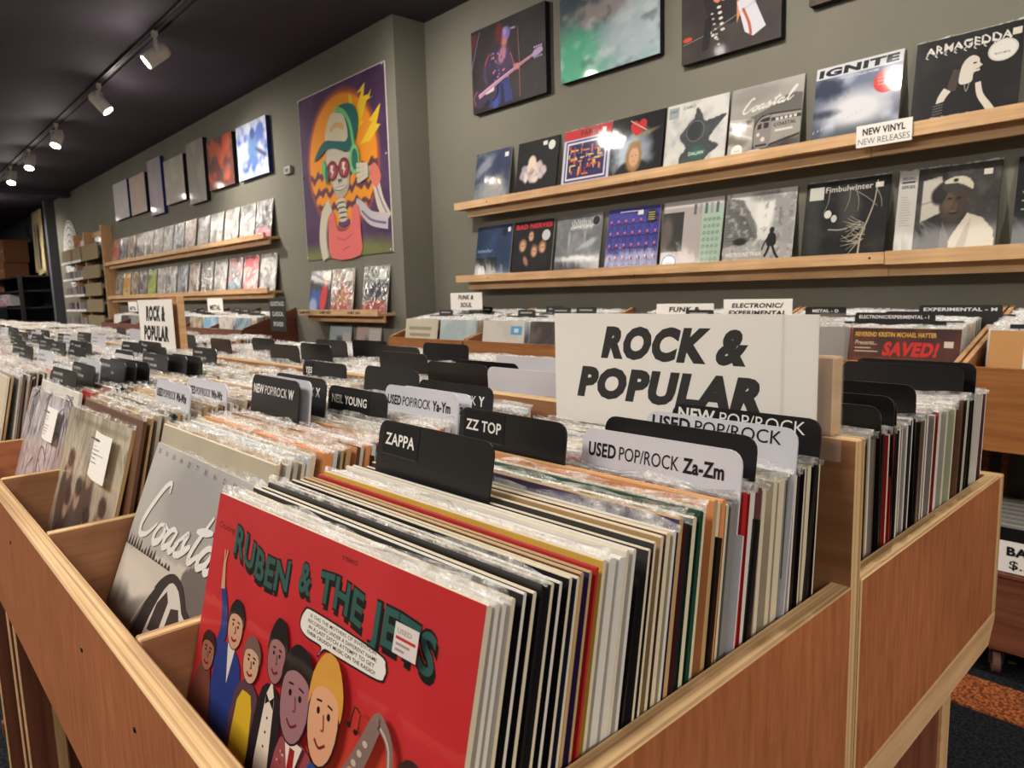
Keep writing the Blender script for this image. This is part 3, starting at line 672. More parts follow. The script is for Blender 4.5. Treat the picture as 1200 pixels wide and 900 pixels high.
# ------------------------------------------------------------------ front covers in the nearest bays
def cover_record(art, mat, x, y, z, lean, yaw, col, edge, label, group=None, thick=1.2, film=True, name='vinyl_record', roll=0, sticker=None):
    o = record(x, y, z, lean, yaw, col, edge, thick, label, group, film, name, jit=False, roll=roll)
    a = art.build('cover_print', o, (0, -.0002, 0), mat=mat)
    a.scale = (313/315, 1, 313/315)
    if sticker:
        u, v, w_, h_, c, lines = sticker; A = Art(w_, h_, .00003); A.rect(0, 0, 1, 1, c)
        for q in range(lines): A.rect(.1, .85-.8*q/lines-.06, .35+.5*random.random(), .85-.8*q/lines, (70, 66, 70))
        A.build('price_sticker', o, ((u-.5)*.313, -.0032, v*.313), mat='print_matte')
    return o
# red cartoon cover
def ruben():
    A = Art(step=.00003)
    G = Grid(60, (186, 38, 44)); G.mix((214, 96, 40), np.clip(1-((G.U-.78)**2/.10+(G.V-.48)**2/.07), 0, 1)); G.mix((226, 128, 60), np.clip(1-((G.U-.80)**2/.03+(G.V-.50)**2/.03), 0, 1)*.8); G.tex((196, 52, 54), 5, .4, .7, .5)
    A.grid(G)
    def warp(X, Y): return X, Y+.012*np.sin(X*9)+.018*np.sin(X*3.1)*0
    A.text('Cruising with', .022, .918, .015, (24, 12, 12), wid=.145, shear=.25, bold=.006)
    A.text('STEREO', .585, .972, .008, (60, 10, 14), wid=.055, bold=.01)
    for dx, dy, col, bd in ((.006, -.010, (16, 16, 16), .055), (0, 0, (16, 18, 16), .075), (0, 0, (44, 84, 78), .028)):
        A.text('RUBEN', .122+dx, .862+dy, .066, col, wid=.275, bold=bd, warp=lambda X, Y: (X, Y+.016*np.cos((X-.12)*17)-.02*(X-.12)))
        A.text('&', .438+dx, .872+dy, .062, col, wid=.052, bold=bd)
        A.text('THE', .520+dx, .868+dy, .062, col, wid=.160, bold=bd, warp=lambda X, Y: (X, Y+.008*np.sin((X-.5)*20)))
        A.text('JETS', .705+dx, .848+dy, .070, col, wid=.195, bold=bd, warp=lambda X, Y: (X, Y-.10*np.clip(X-.79, 0, 1)+.01))
    # speech bubble
    A.poly([(.468, .805), (.478, .842), (.52, .850), (.74, .842), (.775, .826), (.776, .805), (.755, .790), (.62, .786), (.575, .785), (.548, .764), (.556, .786), (.50, .788)], (30, 26, 24), 4)
    A.poly([(.472, .806), (.482, .838), (.52, .846), (.74, .838), (.771, .823), (.772, .806), (.752, .794), (.62, .790), (.572, .789), (.553, .770), (.560, .790), (.50, .792)], (226, 222, 214), 4)
    for i, t in enumerate(['IS THIS THE MOTHERS OF INVENTION', 'RECORDING UNDER A DIFFERENT NAME', 'IN A LAST DITCH ATTEMPT TO GET', 'THEIR CRUDDY MUSIC ON THE RADIO?']):
        A.text(t, .622, .8325-.0115*i, .0075, (30, 28, 28), wid=.235+.01*(i % 2), bold=.006, align='c')
    # generic row of fifties singers
    skin = (196, 150, 120); sk2 = (150, 104, 104); K = (22, 18, 20)
    def head(x, y, rx, ry, c, hair, quiff=0, ang=0):
        A.ell(x, y, rx*1.07, ry*1.05, K, ang); A.ell(x, y, rx, ry, c, ang)
        A.poly([(x-rx*1.12, y+.1*ry), (x-rx*1.05, y+ry*.8), (x-rx*.4, y+ry*(1.25+quiff)), (x+rx*.5, y+ry*(1.2+quiff)), (x+rx*1.1, y+ry*.7), (x+rx*1.08, y+.15*ry), (x+rx*.75, y+ry*.55), (x-rx*.1, y+ry*.68), (x-rx*.8, y+ry*.5)], hair, 3)
        for s in (-1, 1): A.ell(x+s*rx*.36, y+.12*ry, rx*.11, ry*.08, K); A.stroke([(x+s*rx*.55, y+.32*ry), (x+s*rx*.2, y+.35*ry)], .004, K, 2)
        A.stroke([(x+rx*.02, y+.1*ry), (x+rx*.14, y-.2*ry), (x-.02*rx, y-.24*ry)], .004, (120, 70, 60), 3)
        A.stroke([(x-rx*.35, y-.5*ry), (x, y-.62*ry), (x+rx*.38, y-.48*ry)], .005, (120, 24, 28), 3)
    # man in blue pointing up
    A.stroke([(.10, .60), (.135, .68), (.125, .74), (.10, .785)], (.045, .022), (34, 56, 120), 4); A.stroke([(.10, .78), (.088, .845)], (.020, .012), skin, 2)
    A.stroke([(.088, .84), (.082, .872)], .006, skin, 2); A.stroke([(.092, .84), (.096, .874)], .006, skin, 2)
    A.poly([(.12, .40), (.115, .60), (.15, .665), (.215, .66), (.255, .60), (.25, .40)], (34, 56, 124), 3); A.poly([(.17, .67), (.19, .58), (.21, .67)], (214, 206, 196))
    head(.195, .712, .036, .048, skin, K, .1)
    A.poly([(.02, .40), (.03, .56), (.10, .585), (.13, .40)], (110, 60, 50), 3); head(.075, .615, .034, .042, (150, 96, 74), (50, 24, 20))
    # yellow waistcoat
    A.poly([(.235, .38), (.24, .58), (.30, .625), (.36, .58), (.37, .38)], (86, 58, 66), 3); A.poly([(.255, .38), (.258, .57), (.30, .60), (.33, .57), (.335, .38)], (208, 172, 40), 2)
    head(.297, .665, .036, .044, (198, 158, 128), (110, 84, 76), .05)
    # dinner jacket
    A.poly([(.345, .34), (.35, .60), (.40, .655), (.455, .60), (.47, .34)], (34, 26, 34), 3); A.poly([(.372, .36), (.385, .63), (.42, .63), (.43, .36)], (222, 210, 190), 2)
    A.poly([(.385, .632), (.402, .62), (.385, .608)], K); A.poly([(.419, .634), (.402, .62), (.421, .608)], K)
    for i in range(3): A.ell(.403, .585-.03*i, .003, .003, K)
    head(.405, .715, .036, .055, sk2, K, .22)
    # sequin jacket, dark hair
    A.poly([(.44, .30), (.455, .54), (.50, .585), (.57, .585), (.60, .54), (.605, .30)], (150, 74, 78), 3)
    for i in range(60): A.ell(.46+.13*random.random(), .33+.22*random.random(), .003, .003, (206, 160, 160), n=6)
    A.poly([(.495, .59), (.53, .50), (.565, .59)], (222, 214, 202)); A.poly([(.52, .575), (.54, .575), (.545, .46), (.53, .44), (.515, .46)], (150, 30, 30))
    head(.512, .665, .055, .085, (152, 110, 116), K, .02)
    # fair-haired man in a blue jacket
    A.poly([(.575, .28), (.585, .54), (.62, .585), (.69, .585), (.735, .52), (.75, .28)], (40, 72, 140), 3); A.poly([(.625, .59), (.655, .51), (.69, .59)], (210, 200, 190))
    head(.622, .672, .052, .088, (214, 160, 122), (206, 148, 60), .12)
    # saxophone player at the right
    A.stroke([(.845, .60), (.835, .70), (.80, .735), (.785, .725), (.755, .66), (.70, .56), (.665, .50)], (.012, .055), (126, 104, 98), 5); A.stroke([(.84, .62), (.832, .70), (.80, .728)], .005, (190, 176, 160), 4)
    for i in range(6): A.ell(.70+.013*i, .575+.022*i, .008, .006, (190, 176, 160))
    A.stroke([(.79, .40), (.745, .50), (.735, .60)], (.05, .03), (40, 72, 140), 3); A.ell(.735, .61, .018, .022, skin)
    A.poly([(.84, .25), (.845, .48), (.89, .55), (.96, .52), (.975, .25)], (70, 50, 90), 3); head(.90, .62, .045, .06, (170, 120, 92), (50, 34, 30), .25)
    A.stroke([(.715, .70), (.722, .735), (.74, .73)], .004, K, 2); A.ell(.711, .699, .007, .005, K); A.ell(.734, .694, .007, .005, K); A.stroke([(.74, .694), (.743, .73)], .003, K, 1)
    # dark stage along the bottom
    A.poly([(0, 0), (1, 0), (1, .30), (.7, .29), (.4, .34), (0, .36)], (26, 16, 22)); A.stroke([(.0, .357), (.4, .337), (.7, .287), (1, .297)], .004, (90, 30, 30), 2)
    return A
o = cover_record(ruben(), 'print', -.408, .133, ZB+.003, 13.7, 2.64, 'red', 'cream', 'red cartoon record cover titled RUBEN & THE JETS at the front of the corner bay', thick=1.1)
A = Art(.021, .017, .00003); A.rect(0, 0, 1, 1, (214, 204, 200)); A.rect(.08, .48, .92, .58, (180, 50, 50)); A.text('USED', .12, .68, .16, (150, 140, 140), wid=.6); A.rect(.12, .3, .7, .38, (150, 140, 140)); A.rect(.12, .12, .5, .2, (150, 140, 140))
A.build('price_sticker', o, ((.833-.5)*.313, -.0045, .862*.313), mat='print_matte')

# script word drawn with brush strokes, letters in a 0..7 x 0..1.6 box
SCRIPT = {'C': [[(1.25, 1.25), (1.1, 1.5), (.8, 1.35), (.45, .8), (.3, .3), (.5, .02), (.95, .1), (1.35, .45)]],
          'o': [[(.55, .5), (.25, .45), (.1, .2), (.25, 0), (.55, .1), (.65, .35), (.5, .5), (.9, .42)]],
          'a': [[(.65, .48), (.35, .5), (.1, .25), (.2, .02), (.5, .15), (.68, .5)], [(.68, .5), (.55, .12), (.75, .02), (1.0, .3)]],
          's': [[(-.05, .2), (.45, .58), (.42, .35), (.5, .1), (.2, .0), (.05, .1)], [(.4, .02), (.85, .35)]],
          't': [[(.65, 1.15), (.3, .3), (.4, .02), (.8, .3)], [(.1, .72), (.95, .82)]],
          'l': [[(.1, .2), (.6, .8), (.85, 1.3), (.7, 1.4), (.4, .8), (.3, .2), (.45, .02), (.9, .35)]]}
def script(A, word, x, y, s, wd, col, slope=0., lean=.35):
    adv = {'C': 1.35, 'o': .75, 'a': .85, 's': .72, 't': .72, 'l': .7}
    cx = 0
    for ch in word:
        for st in SCRIPT[ch]: A.stroke([(x+s*(cx+px+lean*py), y+s*py+slope*s*(cx+px)) for px, py in st], wd, col, 5, taper=True)
        cx += adv[ch]
def train_cover(mirror=False, full=False):
    A = Art(step=.00003); G = Grid(70, (150, 148, 144), seed=3); G.vgrad((150, 148, 142), (182, 180, 176)); G.ell(.55, .86, .33, .16, (146, 144, 142), .8, .8, rag=.5)
    G.poly([(0, .60), (.2, .62), (.45, .66), (1, .70), (1, .0), (0, 0)], (196, 190, 178)); G.ell(.10, .50, .3, .09, (214, 208, 196), .6); G.ell(.05, .34, .3, .12, (92, 88, 82), .7, 1, rag=1.0); G.ell(.35, .47, .3, .03, (132, 126, 118), .8, .8, 20, .6)
    G.ell(.12, .10, .4, .16, (70, 66, 62), .7, 1, rag=.8); G.poly([(.60, .66), (.75, .74), (1, .78), (1, .3), (.6, .4)], (104, 100, 96))
    A.grid(G)
    r = random.Random(5)
    for i in range(16): u = -.0+.032*i; h = .02+.03*r.random(); A.poly([(max(0, u-.014), .608+.0014*i), (u+.014, .610+.0014*i), (u, .612+h)], (60, 58, 54))
    # streamlined train
    A.poly([(.26, .10), (.28, .30), (.36, .47), (.44, .585), (.54, .635), (.64, .62), (.76, .56), (.99, .64), (.99, .10)], (52, 48, 46), 3)
    A.poly([(.40, .12), (.42, .36), (.46, .50), (.53, .60), (.62, .60), (.74, .54), (.98, .62), (.98, .12)], (206, 202, 194), 3)
    A.poly([(.455, .43), (.475, .52), (.53, .575), (.565, .55), (.55, .44)], (62, 54, 50)); A.poly([(.585, .44), (.60, .54), (.66, .555), (.715, .50), (.70, .42)], (62, 54, 50))
    A.poly([(.74, .40), (.76, .49), (.82, .50), (.82, .40)], (60, 52, 48))
    A.stroke([(.27, .30), (.36, .36), (.46, .37), (.70, .36), (.98, .42)], .01, (60, 54, 50), 4); A.stroke([(.27, .24), (.42, .27), (.98, .3)], .006, (90, 84, 78), 3)
    A.stroke([(.30, .40), (.345, .47), (.42, .555)], .006, (190, 186, 178), 3); A.ell(.36, .20, .035, .04, (190, 186, 176)); A.ell(.36, .20, .022, .026, (80, 76, 72))
    script(A, 'Coastal', .05, .665, .142, .027, (222, 220, 216), .05)
    A.text('COASTAL', .62, .24, .05, (60, 56, 54), wid=.30, bold=.03)
    if not full:
        for i, ch in enumerate('SOUNDTRACK'): A.text(ch, .05+i*.082, .965, .018, (50, 48, 48), wid=.013)
    else: A.ell(.14, .13, .085, .085, (224, 224, 220)); A.text('BEIGE TRAIN', .60, .33, .03, (60, 56, 54), wid=.33) if 0 else None
    return A
def wall_train():
    A = Art(); G = Grid(90, (150, 148, 144), seed=3); G.vgrad((120, 118, 112), (168, 166, 160)); G.ell(.3, .88, .4, .12, (130, 128, 124), .8, .7, rag=.5)
    G.poly([(.30, .58), (.55, .66), (.72, .76), (.86, .80), (1, .77), (1, .35), (.3, .4)], (98, 96, 92)); G.poly([(0, .60), (.35, .56), (.35, .0), (0, 0)], (176, 172, 162)); G.line((0, .56), (.32, .46), .010, (214, 210, 202)); G.line((0, .44), (.34, .30), .012, (210, 206, 198), .9); G.ell(.15, .50, .2, .03, (84, 82, 78), .8, .8, 12, .8); G.ell(.1, .3, .2, .06, (104, 100, 94), .8, .8, -20, .8); G.ell(.72, .14, .4, .10, (80, 78, 74), .7, .9, rag=.6)
    A.grid(G); D = (54, 50, 48); Lt = (206, 203, 196)
    A.poly([(.36, .16), (.355, .38), (.38, .50), (.46, .575), (.60, .59), (1, .56), (1, .24), (.60, .16)], D, 0); A.poly([(.60, .19), (.60, .565), (1, .54), (1, .27)], (150, 147, 140))
    A.poly([(.375, .20), (.37, .38), (.40, .485), (.47, .55), (.58, .565), (.61, .50), (.60, .19), (.50, .15), (.42, .15)], (134, 130, 124), 3); A.poly([(.44, .50), (.48, .53), (.58, .54), (.58, .49), (.50, .485)], (44, 42, 42))
    A.poly([(.41, .40), (.42, .46), (.47, .475), (.47, .40)], (50, 48, 48)); A.poly([(.50, .40), (.50, .475), (.57, .47), (.57, .40)], (50, 48, 48)); A.ell(.43, .33, .022, .024, Lt); A.ell(.50, .26, .03, .03, Lt); A.rect(.40, .17, .56, .20, D)
    A.stroke([(.60, .50), (1, .49)], .045, (60, 58, 56), 0); [A.rect(.66+.06*i, .475, .70+.06*i, .51, Lt) for i in range(5)]
    A.text('COASTAL', .64, .40, .045, D, wid=.30, bold=.03); A.text('BEIGE YORK' if 0 else 'MILK RAIL' if 0 else 'COASTAL', .66, .32, .045, Lt, wid=.26, bold=.03) if 0 else A.rect(.66, .33, .90, .36, Lt)
    script(A, 'Coastal', .14, .64, .118, .026, (214, 212, 206), .10); A.ell(.14, .16, .085, .085, (226, 226, 222)); A.rect(.10, .155, .18, .165, (160, 160, 156)); A.ell(.36, .12, .12, .02, (210, 208, 200), 4)
    r = random.Random(7); [A.stroke([(.80, .08), (.80+.14*math.cos(t), .10+.17*math.sin(t))], (.016, .003), D, 0) for t in np.linspace(.2, 2.9, 9)]
    return A
cover_record(train_cover(), 'print', -.752, .134, ZB+.002, 21.8, -.4, 'grey', 'white', 'grey photographic record cover with the script word Coastal over a streamlined train')
def worn_cover():
    A = Art(step=.00003); G = Grid(80, (172, 162, 142), seed=8); G.tex((196, 186, 164), 5, .35, .6); G.tex((136, 126, 112), 7, .55, .8, .7)
    for (x, y, c) in ((.2, .72, (64, 58, 56)), (.27, .55, (52, 48, 50)), (.55, .74, (70, 58, 54)), (.62, .52, (56, 52, 54)), (.82, .60, (90, 76, 64)), (.42, .62, (76, 68, 64))):
        G.ell(x, y-.17, .11, .20, c, .3, .95, rag=.3); G.ell(x, y, .045, .062, (176, 150, 126), .3, .9); G.ell(x, y+.045, .055, .045, (44, 38, 36), .35, .95)
    G.ell(.5, .12, .6, .14, (44, 42, 44), .5, .9, rag=.5)
    G.poly([(.08, .94), (.97, .94), (.97, .97), (.08, .97)], (120, 104, 78), .5)
    A.grid(G); return A
o = cover_record(worn_cover(), 'print_wrinkled', -1.124, .149, ZB+.001, 16.3, 1.1, 'tan', 'tan', 'worn beige record cover with a group of people and a curved white price label')
def price_label(o, u, v, w_, h_, rot=0, lines=7):
    mb = MB(); n = 6; vs = []; fs = []
    for i in range(n): t = i/(n-1); yy = -.004-.006*math.sin(t*2.2); vs += [(-w_/2+w_*t, yy, -h_/2), (-w_/2+w_*t, yy, h_/2)]
    for i in range(n-1): fs.append((2*i, 2*i+2, 2*i+3, 2*i+1))
    mb.add(vs, fs); p = mb.build('price_label', [M['paper']], o, ((u-.5)*.313, 0, v*.313), (0, rot, 0))
    A = Art(w_*.9, h_, .00003); r = random.Random(int(u*100))
    A.text('Unknown', .1, .82, .05, (40, 40, 44), wid=.5) if 0 else A.rect(.08, .83, .5, .87, (90, 88, 92))
    for q in range(lines): A.rect(.08, .72-.09*q, .25+.6*r.random(), .735-.09*q, (150, 146, 150))
    A.build('label_lines', p, (0, -.0105, -h_/2), mat='print_matte')
    p['label'] = 'white paper price label'
price_label(o, .72, .845, .100, .062, 0, 5)
def lacy_cover():
    A = Art(step=.00003); G = Grid(80, (192, 184, 188), seed=21); G.tex((216, 210, 214), 8, .4, .6); G.tex((140, 132, 142), 12, .55, .75, .7)
    A.grid(G); r = random.Random(2)
    for i in range(16):
        x = r.random(); y = .35+.5*r.random(); A.stroke([(x, y), (x+.07*r.uniform(-1, 1), y+.12), (x+.1*r.uniform(-1, 1), y+.2), (x+.16*r.uniform(-1, 1), y+.14)], .008, (96, 90, 100), 4)
    return A
o = cover_record(lacy_cover(), 'print_wrinkled', -1.522+.03, .152, ZB+.001, 16.4, 1.6, 'grey', 'white', 'pale grey record cover with a fine twig pattern and a price label, fourth bay')
price_label(o, .75, .85, .10, .056)
def plain_cover(c1, c2, seed, txt=None):
    A = Art(step=.00003); G = Grid(24, c1, seed=seed); G.tex(c2, 4, .35, .65); A.grid(G)
    return A
cover_record(plain_cover((176, 120, 60), (120, 76, 40), 4), 'print', colx(4)+.01, .165, ZB+.012, 13, .5, 'orange', 'black', 'orange-brown record cover fronting a tall dark stack at the left edge, fifth bay')
cover_record(plain_cover((60, 60, 64), (130, 126, 120), 5), 'print', colx(5)+.0, .165, ZB, 13, .5, 'grey', 'white', 'dark grey record cover at the front of the sixth bay')
# aisle-side covers, facing the wall bins
for c, cc in ((0, 'burgundy'), (1, 'pale blue'), (2, 'tan')):
    o = record(colx(c), 1.062, ZB, 4, 180.5, cc, 'white', 1, '%s record cover facing the far aisle, rear half of the %s bay' % (cc, ('corner', 'second', 'third')[c]))
    o.rotation_euler = (-math.radians(-4), 0, math.radians(180)); o.location.y = 1.060

# ------------------------------------------------------------------ ROCK & POPULAR signs on the divider board
def rp_sign(x0, x1, y, z0, z1, label, yaw=0., bx0=None, bx1=None, bz=None, btop=None, second=False):
    xc = (x0+x1)/2
    t = empty('section_sign', (xc, .603, H-.130)); tag(t, label, 'sign')
    b = board('backing_board', bx0, bx1, .594, .612, H-.1295, btop, mat='stain' if second else 'inner', edge='pine', grain=2, thick=1); b.parent = t; b.location = Vector(b.location)-t.location
    w_ = x1-x0; h_ = z1-z0
    mb = MB(); mb.box(-w_/2, w_/2, -.0012, 0, 0, h_); s = mb.build('sign_card', [M['paper']], t, (0, y-.603, z0-(H-.130)), (0, 0, yaw))
    if not second:
        mb = MB(); mb.box(-w_/2-.003, w_/2+.022, -.0024, -.0016, -.002, h_+.002); f = mb.build('clear_sheet', [M['sheet']], t, (0, y-.603, z0-(H-.130)), (0, 0, yaw))
        mb = MB(); mb.box(w_/2+.001, w_/2+.0215, -.0030, -.0025, -.001, h_+.001); mb.build('frosted_edge', [M['frost']], f); mb = MB(); mb.box(w_/2-.031, w_/2-.0295, -.0029, -.0025, .0, h_); mb.build('tape_edge', [M['frost']], f)
    A = Art(w_, h_, .00004)
    k = (.322/w_)
    A.text('ROCK &', .505, .63, .25, (18, 18, 20), wid=.56, bold=.065, shear=.26, align='c')
    A.text('POPULAR', .475, .265, .25, (18, 18, 20), wid=.73, bold=.065, shear=.26, align='c')
    A.build('lettering', s, (0, -.00125, 0), mat='print_matte')
    return t
def sheet_mat():
    m, nt, b = newmat('clear_sign_sheet'); b.inputs['Base Color'].default_value = (.85, .82, .78, 1); b.inputs['Roughness'].default_value = .15; b.inputs['Alpha'].default_value = .02; return m
M['sheet'] = sheet_mat()
rp_sign(-.556, -.256, .585, H-.147, H-.026, 'large white ROCK & POPULAR sign in a clear sheet, on the near divider', math.radians(.8), -.50, -.246, 0, H-.062)
rp_sign(-2.165, -1.875, .580, H-.140, H+.004, 'smaller far ROCK & POPULAR sign on a wooden board along the island', 0, -2.03, -1.885, 0, H+.013, True)

# ------------------------------------------------------------------ picture ledges
def ledge(name, x0, x1, yw, zt, label, joint=None, depth=.14):
    # lip board in front, shelf board behind it, cleat under the shelf against the wall
    t = empty(name, ((x0+x1)/2, yw, zt-.04)); tag(t, label, 'shelf')
    def b(n, *a, **k): o = board(n, *a, parent=t, mat='pine', edge='pine', grain=0, **k); o.location = Vector(o.location)-t.location
    yf = yw-depth; xs = [x0]+([joint] if joint else [])+[x1]
    for a, c in zip(xs[:-1], xs[1:]):
        g = .001 if joint else 0
        dz = .004 if (joint and a == joint) else 0
        b('lip_board', a+g, c-g, yf, yf+.019, zt-.042-dz, zt+dz*.5, thick=1)
        b('shelf_board', a+.002, c-.002, yf+.0195, yw, zt-.042, zt-.024, thick=2)
        b('cleat', a+(.07 if a == x0 else g), c-g, yf+.045, yf+.064, zt-.086, zt-.0425, thick=1)
    n = max(2, int((x1-x0)/.9))
    for i in range(n):
        mb = MB(); mb.lathe([(0, .001), (.004, .0006), (.0045, 0)], 8, cap=False, mat=Matrix.Rotation(math.radians(90), 4, 'X'))
        link('screw', mb.mesh('screw', [M['screw']]), t, (x0+.3+(x1-x0-.5)*i/(n-1)-t.location.x, yf-yw, -.005 if i % 2 else -.02+.04))
    return t
ledge('picture_ledge', -3.40, 1.30, WY, H+.533, 'long pale wood ledge on the back wall, upper one of two', joint=-1.03)
ledge('picture_ledge', -3.41, 1.30, WY, H+.104, 'long pale wood ledge on the back wall, lower one of two', joint=-.955)
ledge('picture_ledge', -10.58, -5.57, LY, H+.522, 'long pale wood ledge on the left wall, upper one of two')
ledge('picture_ledge', -10.58, -5.57, LY, H+.085, 'long pale wood ledge on the left wall, lower one of two')
sl = ledge('picture_ledge', -5.05, -3.93, LY, H-.094, 'short pale wood ledge below the skeleton painting')
ledge('picture_ledge', -5.05, -3.93, LY, H-.50, 'short wood ledge hidden low on the left wall below the short one')
for i, u in enumerate((-4.93, -4.62, -4.22)):
    A = Art(.20, .036, .00008); A.text("SAM'S MIX", .05, .3, .5, (20, 20, 22), wid=.85, bold=.02)
    o = A.build('shelf_label', sl, (u-sl.location.x+.0, -.1406, .001), mat='print_matte')
t = empty('shelf_sign', (-.972, WY-.145, H+.51), ); tag(t, 'white NEW VINYL / NEW RELEASES sign fixed to the upper ledge', 'sign')
mb = MB(); mb.box(-.092, .092, -.002, 0, -.035, .041); mb.build('sign_card', [M['paper']], t, bevel=.0006)
A = Art(.184, .076, .00006); A.text('NEW VINYL', .5, .54, .30, (18, 18, 20), wid=.76, bold=.03, align='c'); A.text('NEW RELEASES', .5, .12, .28, (28, 28, 30), wid=.92, bold=-.008, align='c')
A.build('lettering', t, (0, -.0022, -.035), mat='print_matte')

# ------------------------------------------------------------------ covers on the back wall
def wall_rec(x0, ztop, art, label, film=True, mat='print', col='black', edge='white', yw=WY, lean=9, w=None, group='records on the back-wall ledges'):
    zl = ztop-.024+.001
    z = zl
    y = yw-.002-.313*math.sin(math.radians(lean))-.006
    return cover_record(art, mat, x0+.157, y, z, lean, random.uniform(-.8, .8), col, edge, label, group, film=film)
W = (222, 220, 214); K = (18, 17, 20)
def a_blue():
    A = Art(); G = Grid(48, (60, 68, 92), seed=2); G.tex((120, 124, 132), 4, .4, .7); G.ell(.65, .42, .12, .12, (178, 160, 140), .8); G.ell(.5, .2, .45, .2, (170, 170, 166), .9, .8, rag=.6); G.ell(.3, .75, .35, .1, (150, 156, 170), .8, .8, 30, .8); G.ell(.8, .8, .3, .3, (44, 52, 84), .8, .8); A.grid(G); A.rect(.82, .84, .92, .92, W); return A
def a_ruffle():
    A = Art(); G = Grid(60, K, seed=4)
    for i in range(26): a = i*2.4; r_ = .06+.16*math.sqrt(i/26); G.ell(.42+r_*1.3*math.cos(a), .44+r_*.62*math.sin(a), .075, .06, [(206, 190, 186), (170, 158, 170), (226, 212, 206)][i % 3], .5, .95, i*40, .7)
    G.ell(.38, .60, .10, .14, (226, 208, 190), .25); G.ell(.38, .47, .05, .06, (190, 150, 130), .6, .7); A.grid(G); A.ell(.83, .86, .08, .08, W); A.rect(.62, .88, .72, .95, W); return A
def a_maze():
    A = Art(); A.rect(0, 0, 1, 1, (210, 180, 70)); A.rect(0, .12, 1, 1, (200, 204, 214)); A.rect(0, .84, 1, 1, (190, 44, 50)); A.text('FAMILI', .36, .88, .09, (90, 20, 26), wid=.4, bold=.03); A.rect(.05, .14, .95, .82, (56, 60, 140)); A.rect(.08, .17, .92, .79, (216, 214, 216)); A.rect(.11, .20, .89, .76, (48, 44, 90)); r = random.Random(6)
    for i in range(70):
        u = .12+.7*r.random(); v = .21+.5*r.random(); a, b = (r.uniform(.05, .16), .025) if r.random() < .5 else (.025, r.uniform(.05, .14)); A.rect(u, v, min(.88, u+a), min(.75, v+b), r.choice([(214, 120, 50), (200, 60, 50), (60, 70, 160), (220, 190, 120), (30, 26, 50), (200, 140, 130)]))
    A.rect(.82, .86, .90, .94, W); return A
def a_heart():
    A = Art(); G = Grid(60, (20, 20, 24), seed=5); G.ell(.42, .42, .36, .32, (176, 190, 206), .7, 1, rag=.5); G.ell(.62, .52, .16, .22, (120, 130, 146), .8, .6); G.ell(.47, .10, .34, .22, (24, 22, 26), .2, 1); G.ell(.47, .36, .15, .24, (150, 118, 72), .3, 1, rag=.2); G.ell(.48, .36, .095, .15, (206, 160, 128), .25); G.ell(.48, .55, .11, .05, (150, 118, 72), .5); G.ell(.68, .70, .22, .03, (150, 140, 80), .9, .7, 10); A.grid(G)
    A.poly([(.50, .68), (.38, .80), (.40, .90), (.48, .91), (.52, .87), (.58, .92), (.66, .89), (.66, .79)], (190, 44, 48), 4); A.stroke([(.36, .93), (.68, .74)], .014, (200, 190, 170), 1)
    for s in (-1, 1): A.ell(.48+s*.035, .385, .012, .008, (40, 36, 40))
    A.stroke([(.455, .30), (.48, .293), (.505, .30)], .008, (150, 80, 74), 2); return A
def a_cloud():
    A = Art(); G = Grid(64, (206, 206, 202), seed=9); G.tex((180, 180, 178), 5, .5, .8, .5)
    blob = [(.30, .05), (.26, .22), (.36, .34), (.24, .50), (.34, .64), (.46, .74), (.50, .90), (.60, .78), (.66, .68), (.98, .72), (.80, .52), (.74, .40), (.90, .30), (.72, .18), (.64, .04), (.48, .02)]
    G.poly(blob, (66, 70, 74), 1, 3); G.tex((96, 104, 104), 6, .5, .8, .25); G.ell(.48, .58, .13, .15, (48, 52, 56), .4, .8); G.ell(.55, .25, .12, .09, (50, 110, 90), .9, .7); A.grid(G)
    A.ring(.50, .56, .15, .012, (104, 108, 110)); A.rect(.03, .80, .20, .96, (150, 158, 160)); A.text('LOUD', .045, .89, .035, (60, 66, 70), wid=.13, bold=.02); A.text('DAMO', .27, .90, .05, (110, 108, 108), wid=.2); A.text('DALIAN', .42, .22, .05, (190, 214, 200), wid=.24, bold=.02); return A
def a_ignite():
    A = Art(); G = Grid(64, (108, 118, 142), seed=12); G.vgrad((70, 78, 90), (118, 128, 156)); G.tex((170, 178, 196), 4, .45, .75); G.ell(.52, .42, .38, .22, (214, 216, 222), .9); G.ell(.15, .72, .2, .14, (44, 50, 70), .7, .9, rag=.9); G.ell(.12, .42, .16, .05, (40, 46, 66), .9, .8, rag=.8); G.ell(.5, .1, .6, .12, (78, 86, 94), .8, .8); A.grid(G)
    A.rect(0, .86, 1, 1, (200, 202, 208)); A.text('IGNITE', .03, .885, .085, (24, 26, 32), wid=.92, bold=.06, shear=.1); A.text('A PLACE CALLED HOME', .30, .815, .03, (206, 208, 214), wid=.44)
    A.ell(.84, .68, .15, .14, (204, 48, 44)); [A.rect(.74, .72-.04*i, .93, .735-.04*i, (230, 130, 120)) for i in range(3)]
    r = random.Random(3); [A.stroke([(.02+.05*i, .20+.015*i), (.035+.05*i, .23+.015*i)], .008, (190, 196, 206), 1) for i in range(12)]; return A
